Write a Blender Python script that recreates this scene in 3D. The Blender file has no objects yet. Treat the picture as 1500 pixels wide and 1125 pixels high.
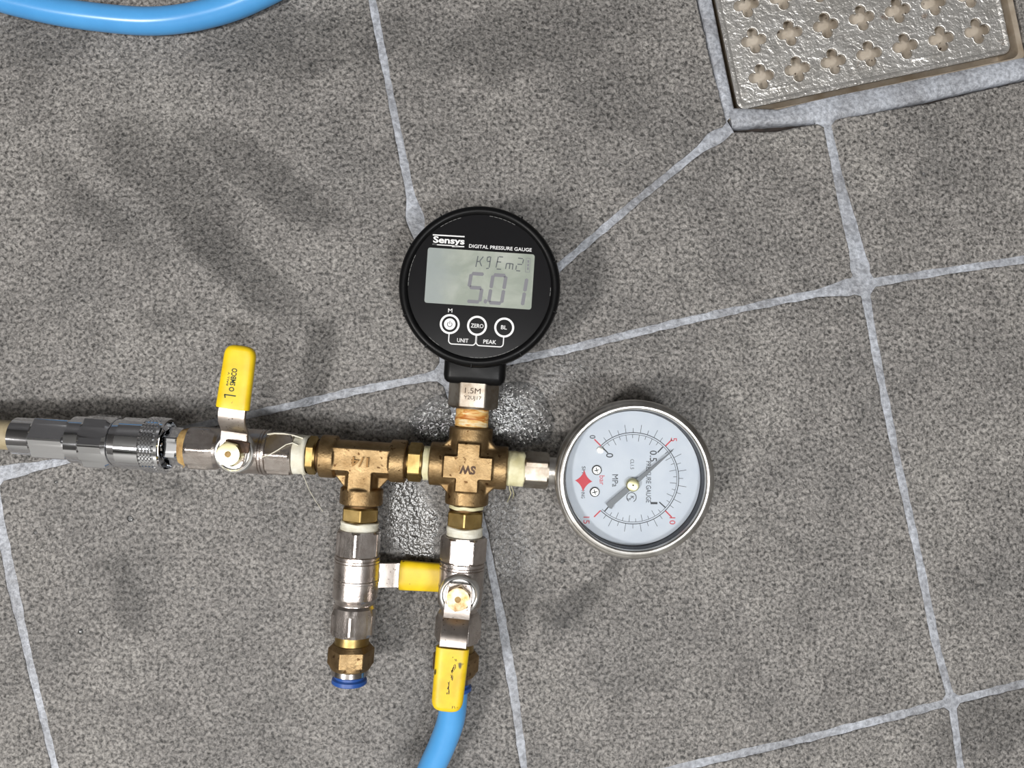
import bpy, bmesh, math, random
from mathutils import Vector, Matrix, noise

random.seed(7)
MM = 0.001
CAM_H = 370.0            # lens height above the tiles, mm
FPX = 1175.0             # focal length in pixels of the 1500 x 1125 frame
AXZ = 24.0               # height of the pipe centre line above the tiles, mm
sc = bpy.context.scene
COL = sc.collection

# ------------------------------------------------------------------ camera, world, lamps, exposure
cd = bpy.data.cameras.new('camera')
cd.sensor_fit = 'HORIZONTAL'; cd.sensor_width = 36.0
cd.lens = 36.0 * FPX / 1500.0
cd.clip_start = 0.01; cd.clip_end = 20
cam = bpy.data.objects.new('camera', cd); COL.objects.link(cam)
cam.location = (0, 0, CAM_H * MM)
sc.camera = cam

w = bpy.data.worlds.new('room_bounce'); sc.world = w; w.use_nodes = True
bg = w.node_tree.nodes['Background']
bg.inputs[0].default_value = (0.95, 0.98, 1.0, 1); bg.inputs[1].default_value = 0.33

def lamp(name, loc, size, power, col=(1, 1, 1), sy=None):
    l = bpy.data.lights.new(name, 'AREA'); l.energy = power; l.color = col
    l.shape = 'RECTANGLE'; l.size = size; l.size_y = sy or size
    o = bpy.data.objects.new(name, l); COL.objects.link(o)
    o.location = loc
    d = Vector((0, 0, 0)) - Vector(loc) if abs(loc[0]) > .3 else Vector((0, 0, -1))
    o.rotation_euler = d.to_track_quat('-Z', 'Y').to_euler()
    return o
lamp('ceiling_lamp', (-0.15, -0.30, 2.2), 0.42, 14.0, (1.0, 0.99, 0.97), 0.50)
lamp('ceiling_lamp', (-1.25, -0.68, 2.2), 0.26, 44.0, (1.0, 0.97, 0.94))
lamp('ceiling_lamp', (0.62, -0.66, 2.2), 0.26, 24.0, (0.98, 0.99, 1.0))
sc.view_settings.view_transform = 'Standard'
sc.view_settings.look = 'None'
sc.view_settings.gamma = 1.0
sc.view_settings.use_curve_mapping = False
sc.view_settings.exposure = -0.24

# ------------------------------------------------------------------ helpers
def P(u, v, z=0.0):
    """photo pixel -> mm on the horizontal plane at height z"""
    k = (CAM_H - z) / FPX
    return Vector(((u - 750.0) * k, (562.5 - v) * k, z))

def srgb(r, g, b):
    f = lambda c: (c / 255 / 12.92) if c <= 10 else ((c / 255 + .055) / 1.055) ** 2.4
    return (f(r), f(g), f(b), 1.0)

def tag(o, label=None, cat=None, group=None, kind=None):
    if label: o['label'] = label
    if cat: o['category'] = cat
    if group: o['group'] = group
    if kind: o['kind'] = kind
    return o

def make_mesh(name, verts, faces, sharp=35, smooth=True):
    me = bpy.data.meshes.new(name)
    me.from_pydata([tuple(Vector(v) * MM) for v in verts], [], faces)
    me.update()
    bm = bmesh.new(); bm.from_mesh(me)
    bmesh.ops.recalc_face_normals(bm, faces=bm.faces)
    bm.to_mesh(me); bm.free()
    if smooth:
        me.shade_smooth(); me.set_sharp_from_angle(angle=math.radians(sharp))
    return me

class MB:
    """collects geometry (mm)"""
    def __init__(s): s.v = []; s.f = []
    def add(s, verts, faces, M=None):
        n = len(s.v)
        s.v += [(M @ Vector(p)) if M is not None else Vector(p) for p in verts]
        s.f += [tuple(i + n for i in f) for f in faces]
        return s
    def lathe(s, prof, n=72, af=None, ph=90, axis='X', M=None, cap=True, rfun=None):
        vs = []; fs = []
        if af: n = 144; rc = af / 2 / math.cos(math.radians(28.2))
        for (t, r) in prof:
            for i in range(n):
                th = 2 * math.pi * i / n + (math.radians(ph) if af else 0)
                rr = r
                if af:
                    d = (math.degrees(th) - ph + 30) % 60 - 30
                    rr = min(rr, rc, af / 2 / math.cos(math.radians(d)))
                if rfun: rr += rfun(t, th)
                c, q = rr * math.cos(th), rr * math.sin(th)
                vs.append((t, c, q) if axis == 'X' else (c, q, t))
        for k in range(len(prof) - 1):
            for i in range(n):
                j = (i + 1) % n
                fs.append((k * n + i, k * n + j, (k + 1) * n + j, (k + 1) * n + i))
        if cap:
            fs.append(tuple(range(n))[::-1])
            b = (len(prof) - 1) * n
            fs.append(tuple(range(b, b + n)))
        return s.add(vs, fs, M)
    def box(s, x0, x1, y0, y1, z0, z1, bev=0.0, seg=2, M=None):
        bm = bmesh.new(); bmesh.ops.create_cube(bm, size=1)
        for v in bm.verts:
            v.co = Vector(((x0 + x1) / 2 + v.co.x * (x1 - x0), (y0 + y1) / 2 + v.co.y * (y1 - y0), (z0 + z1) / 2 + v.co.z * (z1 - z0)))
        if bev: bmesh.ops.bevel(bm, geom=bm.edges[:], offset=bev, segments=seg, profile=.5, affect='EDGES')
        bm.verts.index_update()
        s.add([v.co.copy() for v in bm.verts], [tuple(v.index for v in f.verts) for f in bm.faces], M)
        bm.free(); return s
    def tube(s, pts, r, n=16, cap=True, M=None):
        pts = [Vector(p) for p in pts]; vs = []; fs = []; m = len(pts)
        up = Vector((0, 0, 1))
        for k, p in enumerate(pts):
            t = (pts[min(k + 1, m - 1)] - pts[max(k - 1, 0)]).normalized()
            a = t.cross(up)
            if a.length < 1e-3: a = t.cross(Vector((0, 1, 0)))
            a.normalize(); b = t.cross(a)
            rr = r[k] if isinstance(r, (list, tuple)) else r
            for i in range(n):
                th = 2 * math.pi * i / n
                vs.append(p + a * rr * math.cos(th) + b * rr * math.sin(th))
        for k in range(m - 1):
            for i in range(n):
                j = (i + 1) % n
                fs.append((k * n + i, k * n + j, (k + 1) * n + j, (k + 1) * n + i))
        if cap:
            fs.append(tuple(range(n))); fs.append(tuple(range((m - 1) * n, m * n)))
        return s.add(vs, fs, M)
    def prism(s, pts, z0, z1, M=None):
        n = len(pts)
        vs = [(p[0], p[1], z0) for p in pts] + [(p[0], p[1], z1) for p in pts]
        fs = [tuple(range(n))[::-1], tuple(range(n, 2 * n))] + [(i, (i + 1) % n, n + (i + 1) % n, n + i) for i in range(n)]
        return s.add(vs, fs, M)
    def stroke(s, pts, wd, z0, z1, M=None):
        """flat printed line of width wd along 2-D points"""
        pts = [Vector((p[0], p[1])) for p in pts]; L = []; R = []
        m = len(pts)
        for k in range(m):
            t = (pts[min(k + 1, m - 1)] - pts[max(k - 1, 0)]).normalized(); nn = Vector((-t.y, t.x)) * wd / 2
            L.append(pts[k] + nn); R.append(pts[k] - nn)
        return s.prism([tuple(p) for p in L] + [tuple(p) for p in reversed(R)], z0, z1, M) if m == 2 else s._ribbon(L, R, z0, z1, M)
    def _ribbon(s, L, R, z0, z1, M):
        n = len(L)
        vs = [(p.x, p.y, z1) for p in L] + [(p.x, p.y, z1) for p in R] + [(p.x, p.y, z0) for p in L] + [(p.x, p.y, z0) for p in R]
        fs = []
        for i in range(n - 1):
            fs += [(i, i + 1, n + i + 1, n + i), (2 * n + i, 3 * n + i, 3 * n + i + 1, 2 * n + i + 1),
                   (i, 2 * n + i, 2 * n + i + 1, i + 1), (n + i, n + i + 1, 3 * n + i + 1, 3 * n + i)]
        return s.add(vs, fs, M)
    def mesh(s, name, sharp=35, smooth=True): return make_mesh(name, s.v, s.f, sharp, smooth)

def obj(name, mesh, mat, parent=None, M=None):
    o = bpy.data.objects.new(name, mesh); COL.objects.link(o)
    if mat:
        if len(mesh.materials): mesh.materials[0] = mat
        else: mesh.materials.append(mat)
    if parent: o.parent = parent
    if M is not None: o.matrix_local = M
    return o

def frame(origin, x, z):
    """matrix (metres) for a part with the given mm origin, x axis and z axis"""
    x = Vector(x).normalized(); z = Vector(z).normalized(); y = z.cross(x)
    M = Matrix((x, y, z)).transposed().to_4x4()
    M.translation = Vector(origin) * MM
    return M

def empty(name, loc):
    o = bpy.data.objects.new(name, None); COL.objects.link(o)
    o.empty_display_size = .01; o.location = Vector(loc) * MM
    return o

def text_geo(body, width=None, height=None, bold=0.0, shear=0.0):
    """flat outlines of a word, centred, as (verts, faces) in mm"""
    c = bpy.data.curves.new('word', 'FONT'); c.body = body; c.size = 10.0
    c.align_x = 'CENTER'; c.align_y = 'CENTER'; c.resolution_u = 3; c.offset = bold; c.shear = shear
    o = bpy.data.objects.new('word', c); COL.objects.link(o)
    dg = bpy.context.evaluated_depsgraph_get()
    me = bpy.data.meshes.new_from_object(o.evaluated_get(dg))
    vs = [v.co.copy() for v in me.vertices]; fs = [tuple(p.vertices) for p in me.polygons]
    bpy.data.objects.remove(o); bpy.data.curves.remove(c); bpy.data.meshes.remove(me)
    x0 = min(v.x for v in vs); x1 = max(v.x for v in vs); y0 = min(v.y for v in vs); y1 = max(v.y for v in vs)
    sx = width / (x1 - x0) if width else None
    sy = height / (y1 - y0) if height else None
    sx = sx or sy; sy = sy or sx
    return [Vector(((v.x - (x0 + x1) / 2) * sx, (v.y - (y0 + y1) / 2) * sy, 0)) for v in vs], fs

def put_text(mb, body, x, y, z, width=None, height=None, rot=0.0, bold=0.0, thick=0.0):
    vs, fs = text_geo(body, width, height, bold)
    M = Matrix.Translation((x, y, z)) @ Matrix.Rotation(math.radians(rot), 4, 'Z')
    mb.add(vs, fs, M)
    if thick:
        # side walls + floor so the letters stand proud
        from collections import Counter
        cnt = Counter()
        for f in fs:
            for i in range(len(f)):
                a, b = f[i], f[(i + 1) % len(f)]; cnt[(min(a, b), max(a, b))] += 1
        n = len(vs)
        low = [v - Vector((0, 0, thick)) for v in vs]
        mb.add(list(vs) + low, [(a, b, b + n, a + n) for (a, b), k in cnt.items() if k == 1], M)

# ------------------------------------------------------------------ materials
def new_mat(name):
    m = bpy.data.materials.new(name); m.use_nodes = True
    nt = m.node_tree; b = nt.nodes['Principled BSDF']
    return m, nt, b
def N(nt, t, **kw):
    n = nt.nodes.new(t)
    for k, v in kw.items():
        if hasattr(n, k): setattr(n, k, v)
        else: n.inputs[k].default_value = v
    return n
def noise_node(nt, vec, scale, detail=3, rough=.55, dist=0.0):
    n = N(nt, 'ShaderNodeTexNoise'); n.inputs['Scale'].default_value = scale
    n.inputs['Detail'].default_value = detail; n.inputs['Roughness'].default_value = rough; n.inputs['Distortion'].default_value = dist
    nt.links.new(vec, n.inputs['Vector']); return n.outputs['Fac']
def ramp(nt, fac, stops, interp='LINEAR'):
    r = N(nt, 'ShaderNodeValToRGB'); r.color_ramp.interpolation = interp
    while len(r.color_ramp.elements) < len(stops): r.color_ramp.elements.new(.5)
    for e, (p, c) in zip(r.color_ramp.elements, stops):
        e.position = p; e.color = c if len(c) == 4 else (*c, 1)
    nt.links.new(fac, r.inputs['Fac']); return r.outputs['Color']
def g(v): return (v, v, v, 1)
def mixc(nt, fac, a, b, mode='MIX'):
    m = N(nt, 'ShaderNodeMix'); m.data_type = 'RGBA'; m.blend_type = mode
    for sck, val in ((0, fac), (6, a), (7, b)):
        if hasattr(val, 'is_linked'): nt.links.new(val, m.inputs[sck])
        else: m.inputs[sck].default_value = val
    return m.outputs[2]
def math_n(nt, op, a, b=None, clamp=False):
    m = N(nt, 'ShaderNodeMath'); m.operation = op; m.use_clamp = clamp
    for i, val in enumerate((a, b)):
        if val is None: continue
        if hasattr(val, 'is_linked'): nt.links.new(val, m.inputs[i])
        else: m.inputs[i].default_value = val
    return m.outputs[0]
def bump(nt, h, strength, dist, b, prev=None):
    n = N(nt, 'ShaderNodeBump'); n.inputs['Strength'].default_value = strength; n.inputs['Distance'].default_value = dist
    nt.links.new(h, n.inputs['Height'])
    if prev: nt.links.new(prev, n.inputs['Normal'])
    if b: nt.links.new(n.outputs[0], b.inputs['Normal'])
    return n.outputs[0]

def simple(name, col, rough=.5, metal=0.0, var=None, vscale=300, bscale=0, bstr=.3, bdist=.0002, rvar=0.0, spec=.5, speck=None):
    m, nt, b = new_mat(name)
    tc = N(nt, 'ShaderNodeTexCoord').outputs['Object']
    b.inputs['Base Color'].default_value = col; b.inputs['Roughness'].default_value = rough
    b.inputs['Metallic'].default_value = metal; b.inputs['Specular IOR Level'].default_value = spec
    c = None
    if var:
        c = ramp(nt, noise_node(nt, tc, vscale, 4, .6), [(.35, col), (.68, var)])
    if speck:
        sf = ramp(nt, noise_node(nt, tc, speck[1], 2, .5), [(speck[2], g(0)), (speck[2] + .05, g(1))])
        c = mixc(nt, sf, c or col, speck[0])
    if c: nt.links.new(c, b.inputs['Base Color'])
    if rvar:
        r = ramp(nt, noise_node(nt, tc, vscale * .7, 3), [(.3, g(max(0.02, rough - rvar))), (.7, g(rough + rvar))])
        nt.links.new(r, b.inputs['Roughness'])
    if bscale: bump(nt, noise_node(nt, tc, bscale, 3, .6), bstr, bdist, b)
    return m

def stain_mask(nt, pos, blobs, wob_scale=45, wob=.012):
    """soft-edged stains: each blob = (u, v, half length px, half width px, angle deg, strength)"""
    wn = N(nt, 'ShaderNodeTexNoise'); wn.inputs['Scale'].default_value = wob_scale; wn.inputs['Detail'].default_value = 4
    nt.links.new(pos, wn.inputs['Vector'])
    off = N(nt, 'ShaderNodeVectorMath', operation='MULTIPLY_ADD')
    nt.links.new(wn.outputs['Color'], off.inputs[0]); off.inputs[1].default_value = (wob * 2,) * 3; off.inputs[2].default_value = (-wob,) * 3
    add = N(nt, 'ShaderNodeVectorMath', operation='ADD'); nt.links.new(pos, add.inputs[0]); nt.links.new(off.outputs[0], add.inputs[1])
    tot = None
    for (u, v, a, b_, ang, st) in blobs:
        c = P(u, v) * MM; k = CAM_H / FPX * MM
        mp = N(nt, 'ShaderNodeMapping'); mp.vector_type = 'TEXTURE'
        mp.inputs['Location'].default_value = c; mp.inputs['Rotation'].default_value = (0, 0, math.radians(ang))
        mp.inputs['Scale'].default_value = (a * k, b_ * k, 1)
        nt.links.new(add.outputs[0], mp.inputs['Vector'])
        ln = N(nt, 'ShaderNodeVectorMath', operation='LENGTH'); nt.links.new(mp.outputs[0], ln.inputs[0])
        mr = N(nt, 'ShaderNodeMapRange'); mr.interpolation_type = 'SMOOTHSTEP'
        mr.inputs['From Min'].default_value = 1.25; mr.inputs['From Max'].default_value = .55
        mr.inputs['To Min'].default_value = 0; mr.inputs['To Max'].default_value = st
        nt.links.new(ln.outputs['Value'], mr.inputs['Value'])
        tot = mr.outputs[0] if tot is None else math_n(nt, 'MAXIMUM', tot, mr.outputs[0])
    return tot

def tile_material():
    m, nt, b = new_mat('grey_stone_tile')
    pos = N(nt, 'ShaderNodeNewGeometry').outputs['Position']
    grain = noise_node(nt, pos, 640, 3, .6, .5)
    cloud = noise_node(nt, pos, 14, 5, .6)
    mid = noise_node(nt, pos, 70, 4, .6)
    base = ramp(nt, cloud, [(.25, srgb(100, 98, 96)), (.5, srgb(118, 115, 112)), (.75, srgb(134, 131, 127))])
    base = mixc(nt, .55, base, ramp(nt, mid, [(.3, g(.35)), (.7, g(.66))]), 'OVERLAY')
    base = mixc(nt, .88, base, ramp(nt, grain, [(.34, g(.06)), (.5, g(.5)), (.66, g(.95))]), 'OVERLAY')
    # dark damp stains and darker patches on the stone
    dark = stain_mask(nt, pos, [(330, 370, 150, 42, -42, .75), (250, 250, 140, 50, -35, .55), (130, 300, 120, 30, -38, .45), (470, 60, 170, 60, 5, .55), (390, 260, 150, 34, -30, .6),
        (560, 400, 90, 45, 70, .2), (845, 885, 75, 22, 40, .75), (905, 830, 40, 14, 50, .7), (805, 905, 35, 25, 0, .6), (205, 690, 90, 22, -25, .45), (190, 880, 26, 60, 10, .5), (165, 830, 30, 18, 0, .4),
        (1440, 1060, 90, 50, 20, .5), (250, 480, 60, 15, -10, .4), (1150, 790, 60, 12, -30, .3), (770, 60, 160, 60, 10, .4), (60, 60, 90, 60, 0, .5), (900, 130, 80, 60, 30, .3), (600, 1100, 45, 14, 20, .5), (90, 640, 140, 26, 5, .35)])
    wet = stain_mask(nt, pos, [(603, 765, 44, 80, 12, 1), (590, 880, 60, 70, 0, .35), (738, 602, 46, 34, 0, 1), (640, 615, 50, 40, 5, .5), (770, 625, 45, 45, 0, .5), (740, 790, 55, 95, 15, .55), (820, 560, 60, 35, 15, .5), (480, 740, 120, 70, 0, .35), (560, 640, 60, 30, 0, .5)], 60, .008)
    base = mixc(nt, dark, base, mixc(nt, 1.0, base, g(.36), 'MULTIPLY'))
    base = mixc(nt, wet, base, mixc(nt, 1.0, base, g(.62), 'MULTIPLY'))
    nt.links.new(base, b.inputs['Base Color'])
    rr = ramp(nt, wet, [(0, g(.48)), (.3, g(.38)), (.75, g(.13)), (1, g(.09))])
    nt.links.new(rr, b.inputs['Roughness'])
    b.inputs['Specular IOR Level'].default_value = .5
    fine = bump(nt, noise_node(nt, pos, 560, 3, .6, .4), .9, .0011, None)
    filled = bump(nt, noise_node(nt, pos, 640, 1, .5), .55, .0004, None)       # pores under a film of water
    mv = N(nt, 'ShaderNodeMix'); mv.data_type = 'VECTOR'
    nt.links.new(ramp(nt, wet, [(.35, g(0)), (.8, g(1))]), mv.inputs[0]); nt.links.new(fine, mv.inputs[4]); nt.links.new(filled, mv.inputs[5])
    bump(nt, noise_node(nt, pos, 90, 2), .2, .0010, b, mv.outputs[1])
    return m

M_TILE = tile_material()

def grout_material():
    m, nt, b = new_mat('pale_blue_grey_grout')
    pos = N(nt, 'ShaderNodeNewGeometry').outputs['Position']
    n1 = noise_node(nt, pos, 500, 3, .6); n2 = noise_node(nt, pos, 40, 4, .6)
    c = ramp(nt, n2, [(.3, srgb(126, 127, 131)), (.6, srgb(164, 168, 176)), (.8, srgb(180, 184, 192))])
    c = mixc(nt, .6, c, ramp(nt, n1, [(.35, g(.25)), (.65, g(.75))]), 'OVERLAY')
    nt.links.new(c, b.inputs['Base Color']); b.inputs['Roughness'].default_value = .38
    bump(nt, n1, .8, .0008, b)
    return m
M_GROUT = grout_material()
M_BED = simple('dark_mortar', srgb(52, 44, 40), .9, var=srgb(34, 30, 28), bscale=400)
M_BRONZE = simple('cast_bronze', srgb(158, 134, 98), .48, 1.0, var=srgb(126, 102, 70), vscale=160, bscale=900, bstr=.5, bdist=.0003, rvar=.08, speck=(srgb(90, 66, 42), 420, .66))
M_BRASS = simple('machined_brass', srgb(170, 146, 96), .42, 1.0, var=srgb(146, 122, 74), vscale=220, bscale=600, bstr=.12, rvar=.08)
M_NICKEL = simple('nickel_plated_valve', srgb(206, 199, 194), .3, 1.0, var=srgb(182, 172, 166), vscale=200, bscale=1500, bstr=.4, bdist=.0002, rvar=.06)
M_NICKEL_SM = simple('smooth_nickel', srgb(205, 200, 196), .2, 1.0, var=srgb(150, 142, 138), vscale=160, rvar=.06)
M_LEVER = simple('pitted_steel_lever', srgb(196, 188, 182), .38, 1.0, var=srgb(168, 158, 150), vscale=120, speck=(srgb(84, 70, 60), 900, .66), bscale=800, bstr=.2)
M_CHROME = simple('chrome', srgb(226, 228, 232), .06, 1.0)
M_STEEL = simple('brushed_stainless', srgb(218, 216, 212), .34, 1.0, var=srgb(168, 164, 158), vscale=90, rvar=.08)
M_STEELHEX = simple('stained_steel_hex', srgb(182, 176, 166), .42, 1.0, var=srgb(138, 124, 108), vscale=140, rvar=.08)
M_BLACK = simple('black_plastic', srgb(13, 13, 14), .36, 0, bscale=1200, bstr=.1, rvar=.05, spec=.16)
M_FACE = simple('black_gauge_face', srgb(15, 15, 18), .16, 0, spec=.5)
M_RUBBER = simple('dark_grey_gasket', srgb(58, 60, 66), .5)
M_YELLOW = simple('yellow_vinyl', srgb(246, 212, 28), .38, 0, var=srgb(228, 190, 22), vscale=90, speck=(srgb(120, 92, 20), 300, .73), bscale=200, bstr=.1)
M_YELLOW_W = simple('scuffed_yellow_vinyl', srgb(242, 210, 30), .42, 0, var=srgb(220, 184, 26), vscale=110, speck=(srgb(84, 72, 24), 170, .66), bscale=200, bstr=.15)
M_BLUE = simple('blue_hose', srgb(84, 162, 224), .26, 0, var=srgb(78, 154, 216), vscale=40)
M_BLUERING = simple('blue_release_ring', srgb(40, 84, 160), .4)
M_TAPE = simple('white_thread_tape', srgb(232, 230, 216), .5, 0, var=srgb(214, 208, 186), vscale=200, bscale=300, bstr=.5, bdist=.0005)
M_TAPE_Y = simple('yellowed_thread_tape', srgb(226, 222, 186), .5, 0, var=srgb(204, 196, 150), vscale=160, bscale=260, bstr=.5, bdist=.0005)
M_HEMP = simple('brown_thread_sealant', srgb(196, 164, 106), .7, 0, var=srgb(140, 104, 56), vscale=300, bscale=700, bstr=.6)
M_THREAD = simple('dark_thread_gap', srgb(96, 74, 50), .5, 1.0)
M_WHITE = simple('white_print', srgb(232, 232, 232), .5)
M_INK = simple('black_print', srgb(48, 50, 56), .6)
M_RED = simple('red_print', srgb(206, 66, 78), .6)
M_DIAL = simple('white_dial', srgb(204, 209, 219), .5, 0, var=srgb(195, 201, 213), vscale=120)
M_NEEDLE = simple('grey_needle', srgb(92, 94, 98), .4, .3)
M_NUT_PALE = simple('pale_brass_nut', srgb(214, 208, 168), .34, 1.0, var=srgb(196, 188, 146), vscale=200)
M_NUT_STAIN = simple('stained_nut', srgb(222, 208, 176), .38, .6, var=srgb(176, 130, 70), vscale=260)
M_RUSTDARK = simple('dark_rust', srgb(96, 72, 54), .6, .4, var=srgb(58, 44, 36), vscale=400)
M_SEG = simple('lcd_segment', srgb(116, 116, 122), .5)
M_SEGD = simple('lcd_segment_dark', srgb(82, 86, 90), .5)
M_COLLAR = simple('bright_valve_collar', srgb(230, 230, 228), .36, 1.0)

def tape_rust():
    m, nt, b = new_mat('rust_stained_tape')
    tc = N(nt, 'ShaderNodeTexCoord').outputs['Object']
    mp = N(nt, 'ShaderNodeMapping'); mp.inputs['Scale'].default_value = (3.2, 1, 1); nt.links.new(tc, mp.inputs[0])
    c = ramp(nt, noise_node(nt, mp.outputs[0], 130, 4, .6, 1.2), [(.32, srgb(236, 222, 186)), (.48, srgb(222, 178, 104)), (.6, srgb(186, 112, 44)), (.75, srgb(150, 78, 34))])
    nt.links.new(c, b.inputs['Base Color']); b.inputs['Roughness'].default_value = .5
    bump(nt, noise_node(nt, mp.outputs[0], 240, 3), .6, .0005, b)
    return m
M_TAPE_R = tape_rust()

def lcd_material():
    m, nt, b = new_mat('lcd_panel')
    tc = N(nt, 'ShaderNodeTexCoord').outputs['Object']
    c = ramp(nt, noise_node(nt, tc, 70, 4, .6, .6), [(.38, srgb(140, 148, 137)), (.55, srgb(155, 161, 151)), (.68, srgb(168, 172, 164))])
    # blue-grey tone over the left-hand end of the screen
    sx = N(nt, 'ShaderNodeSeparateXYZ'); nt.links.new(tc, sx.inputs[0])
    edge = math_n(nt, 'ADD', sx.outputs['X'], math_n(nt, 'MULTIPLY', noise_node(nt, tc, 160, 4), .012))
    f = ramp(nt, math_n(nt, 'MULTIPLY_ADD', edge, 40.0), [(.0, g(.8)), (.45, g(0))])
    nt.links.new(mixc(nt, f, c, srgb(142, 150, 150)), b.inputs['Base Color'])
    b.inputs['Roughness'].default_value = .35
    return m
M_LCD = lcd_material()

def clear_material(name, tint=(1, 1, 1, 1), refl=1.0, rough=0.02, bs=0):
    m = bpy.data.materials.new(name); m.use_nodes = True; nt = m.node_tree; nt.nodes.clear()
    out = N(nt, 'ShaderNodeOutputMaterial'); tr = N(nt, 'ShaderNodeBsdfTransparent'); gl = N(nt, 'ShaderNodeBsdfGlossy')
    tr.inputs[0].default_value = tint; gl.inputs['Roughness'].default_value = rough
    fr = N(nt, 'ShaderNodeFresnel'); fr.inputs[0].default_value = 1.4
    mx = N(nt, 'ShaderNodeMixShader')
    nt.links.new(math_n(nt, 'MULTIPLY', fr.outputs[0], refl), mx.inputs[0]); nt.links.new(tr.outputs[0], mx.inputs[1]); nt.links.new(gl.outputs[0], mx.inputs[2])
    nt.links.new(mx.outputs[0], out.inputs[0])
    if bs:
        pos = N(nt, 'ShaderNodeNewGeometry').outputs['Position']
        nn = bump(nt, noise_node(nt, pos, bs, 1, .5), .8, .0006, None)
        nt.links.new(nn, gl.inputs['Normal']); nt.links.new(nn, fr.inputs['Normal'])
    return m
M_GLASS = clear_material('gauge_glass', (.97, .98, .98, 1), .8)
M_WATER = clear_material('standing_water', (.86, .87, .88, 1), 1.0, .02, 520)
M_DROP = clear_material('water_drop', (.94, .95, .96, 1), 1.0, .02)

def grate_material():
    m, nt, b = new_mat('worn_stainless_grate')
    pos = N(nt, 'ShaderNodeNewGeometry').outputs['Position']
    c = ramp(nt, noise_node(nt, pos, 50, 4, .6), [(.35, srgb(206, 203, 198)), (.65, srgb(224, 222, 219))])
    c = mixc(nt, ramp(nt, noise_node(nt, pos, 90, 4, .6), [(.66, g(0)), (.75, g(.7))]), c, srgb(150, 112, 74))
    nt.links.new(c, b.inputs['Base Color']); b.inputs['Metallic'].default_value = .8; b.inputs['Roughness'].default_value = .36
    p = bump(nt, noise_node(nt, pos, 460, 2, .6, .8), .6, .0007, None)
    bump(nt, noise_node(nt, pos, 120, 2, .5, 2.0), .4, .0014, b, p)
    return m
M_GRATE = grate_material()
M_DRAINFRAME = simple('limescaled_drain_frame', srgb(190, 178, 162), .45, .5, var=srgb(156, 140, 120), vscale=90, bscale=300, bstr=.2)
M_BOWL = simple('beige_drain_bowl', srgb(204, 194, 180), .5, .2, var=srgb(172, 160, 144), vscale=80, speck=(srgb(70, 56, 44), 300, .68))

# ------------------------------------------------------------------ floor: mortar bed, grout lines, tiles
gdir = Vector((402, 85, 0)).normalized()                 # bottom edge of the drain
gup = Vector((-gdir.y, gdir.x, 0))
g_ll = P(1083, 160)                                      # lower left corner of the grate
G_SIDE = 129.0
g_c = g_ll + (gdir + gup) * G_SIDE / 2
HF = 72.0                                                # half side of the hole the frame sits in
def gp(a, b, z=0): return g_c + gdir * a + gup * b + Vector((0, 0, z))
bed = MB()
E = 700
for (x0, x1, y0, y1) in ((-E, E, -E, -HF), (-E, E, HF, E), (-E, -HF, -HF, HF), (HF, E, -HF, HF)):
    bed.add([gp(x0, y0, -6), gp(x1, y0, -6), gp(x1, y1, -6), gp(x0, y1, -6)], [(0, 1, 2, 3)])
    bed.add([gp(x0, y0, -16), gp(x1, y0, -16), gp(x1, y1, -16), gp(x0, y1, -16)], [(0, 1, 2, 3)])
floor = tag(obj('floor', bed.mesh('floor'), M_BED), 'grey textured stone tile floor cut towards the drain', 'floor', kind='structure')

A_ = [(505, -180), (545, 0), (578, 170), (610, 330), (655, 547)]
B_ = [(655, 547), (820, 390), (930, 296), (1042, 205), (1072, 188)]
C0 = [(-700, 850), (-15, 697), (85, 677), (250, 633), (400, 600), (520, 573), (655, 547)]
C1 = [(655, 547), (830, 512), (1000, 471), (1140, 441), (1266, 416)]
C2 = [(1266, 416), (1385, 397), (1500, 380), (2000, 290)]
D_ = [(655, 547), (680, 670), (708, 775), (735, 910), (752, 1010), (775, 1180)]
E0 = [(1211, 172), (1232, 275), (1254, 360), (1266, 416)]
E1 = [(1266, 416), (1284, 520), (1312, 660), (1345, 810), (1372, 945), (1395, 1028)]
E2 = [(1395, 1028), (1408, 1125), (1500, 1650)]
F0 = [(-15, 697), (-150, 60), (-190, -120)]
F1 = [(-15, 697), (-2, 755), (18, 860), (45, 980), (80, 1125), (130, 1345)]
G0 = [(130, 1345), (775, 1180), (1000, 1124), (1180, 1083), (1395, 1028)]
G1 = [(1395, 1028), (1500, 1002), (2100, 850)]
DL = [(1072, 188), (1048, 95), (1026, 0), (985, -190)]     # tile edge along the drain
DB0 = [(1072, 193), (1140, 187), (1209, 173)]
DB1 = [(1211, 172), (1360, 146), (1505, 112), (1545, 104)]
rev = lambda l: l[::-1]
def poly(*ls):
    out = []
    for l in ls:
        for p in l:
            if not out or (abs(out[-1][0] - p[0]) + abs(out[-1][1] - p[1])) > 6: out.append(p)
    if abs(out[0][0] - out[-1][0]) + abs(out[0][1] - out[-1][1]) < 6: out.pop()
    return out
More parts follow.
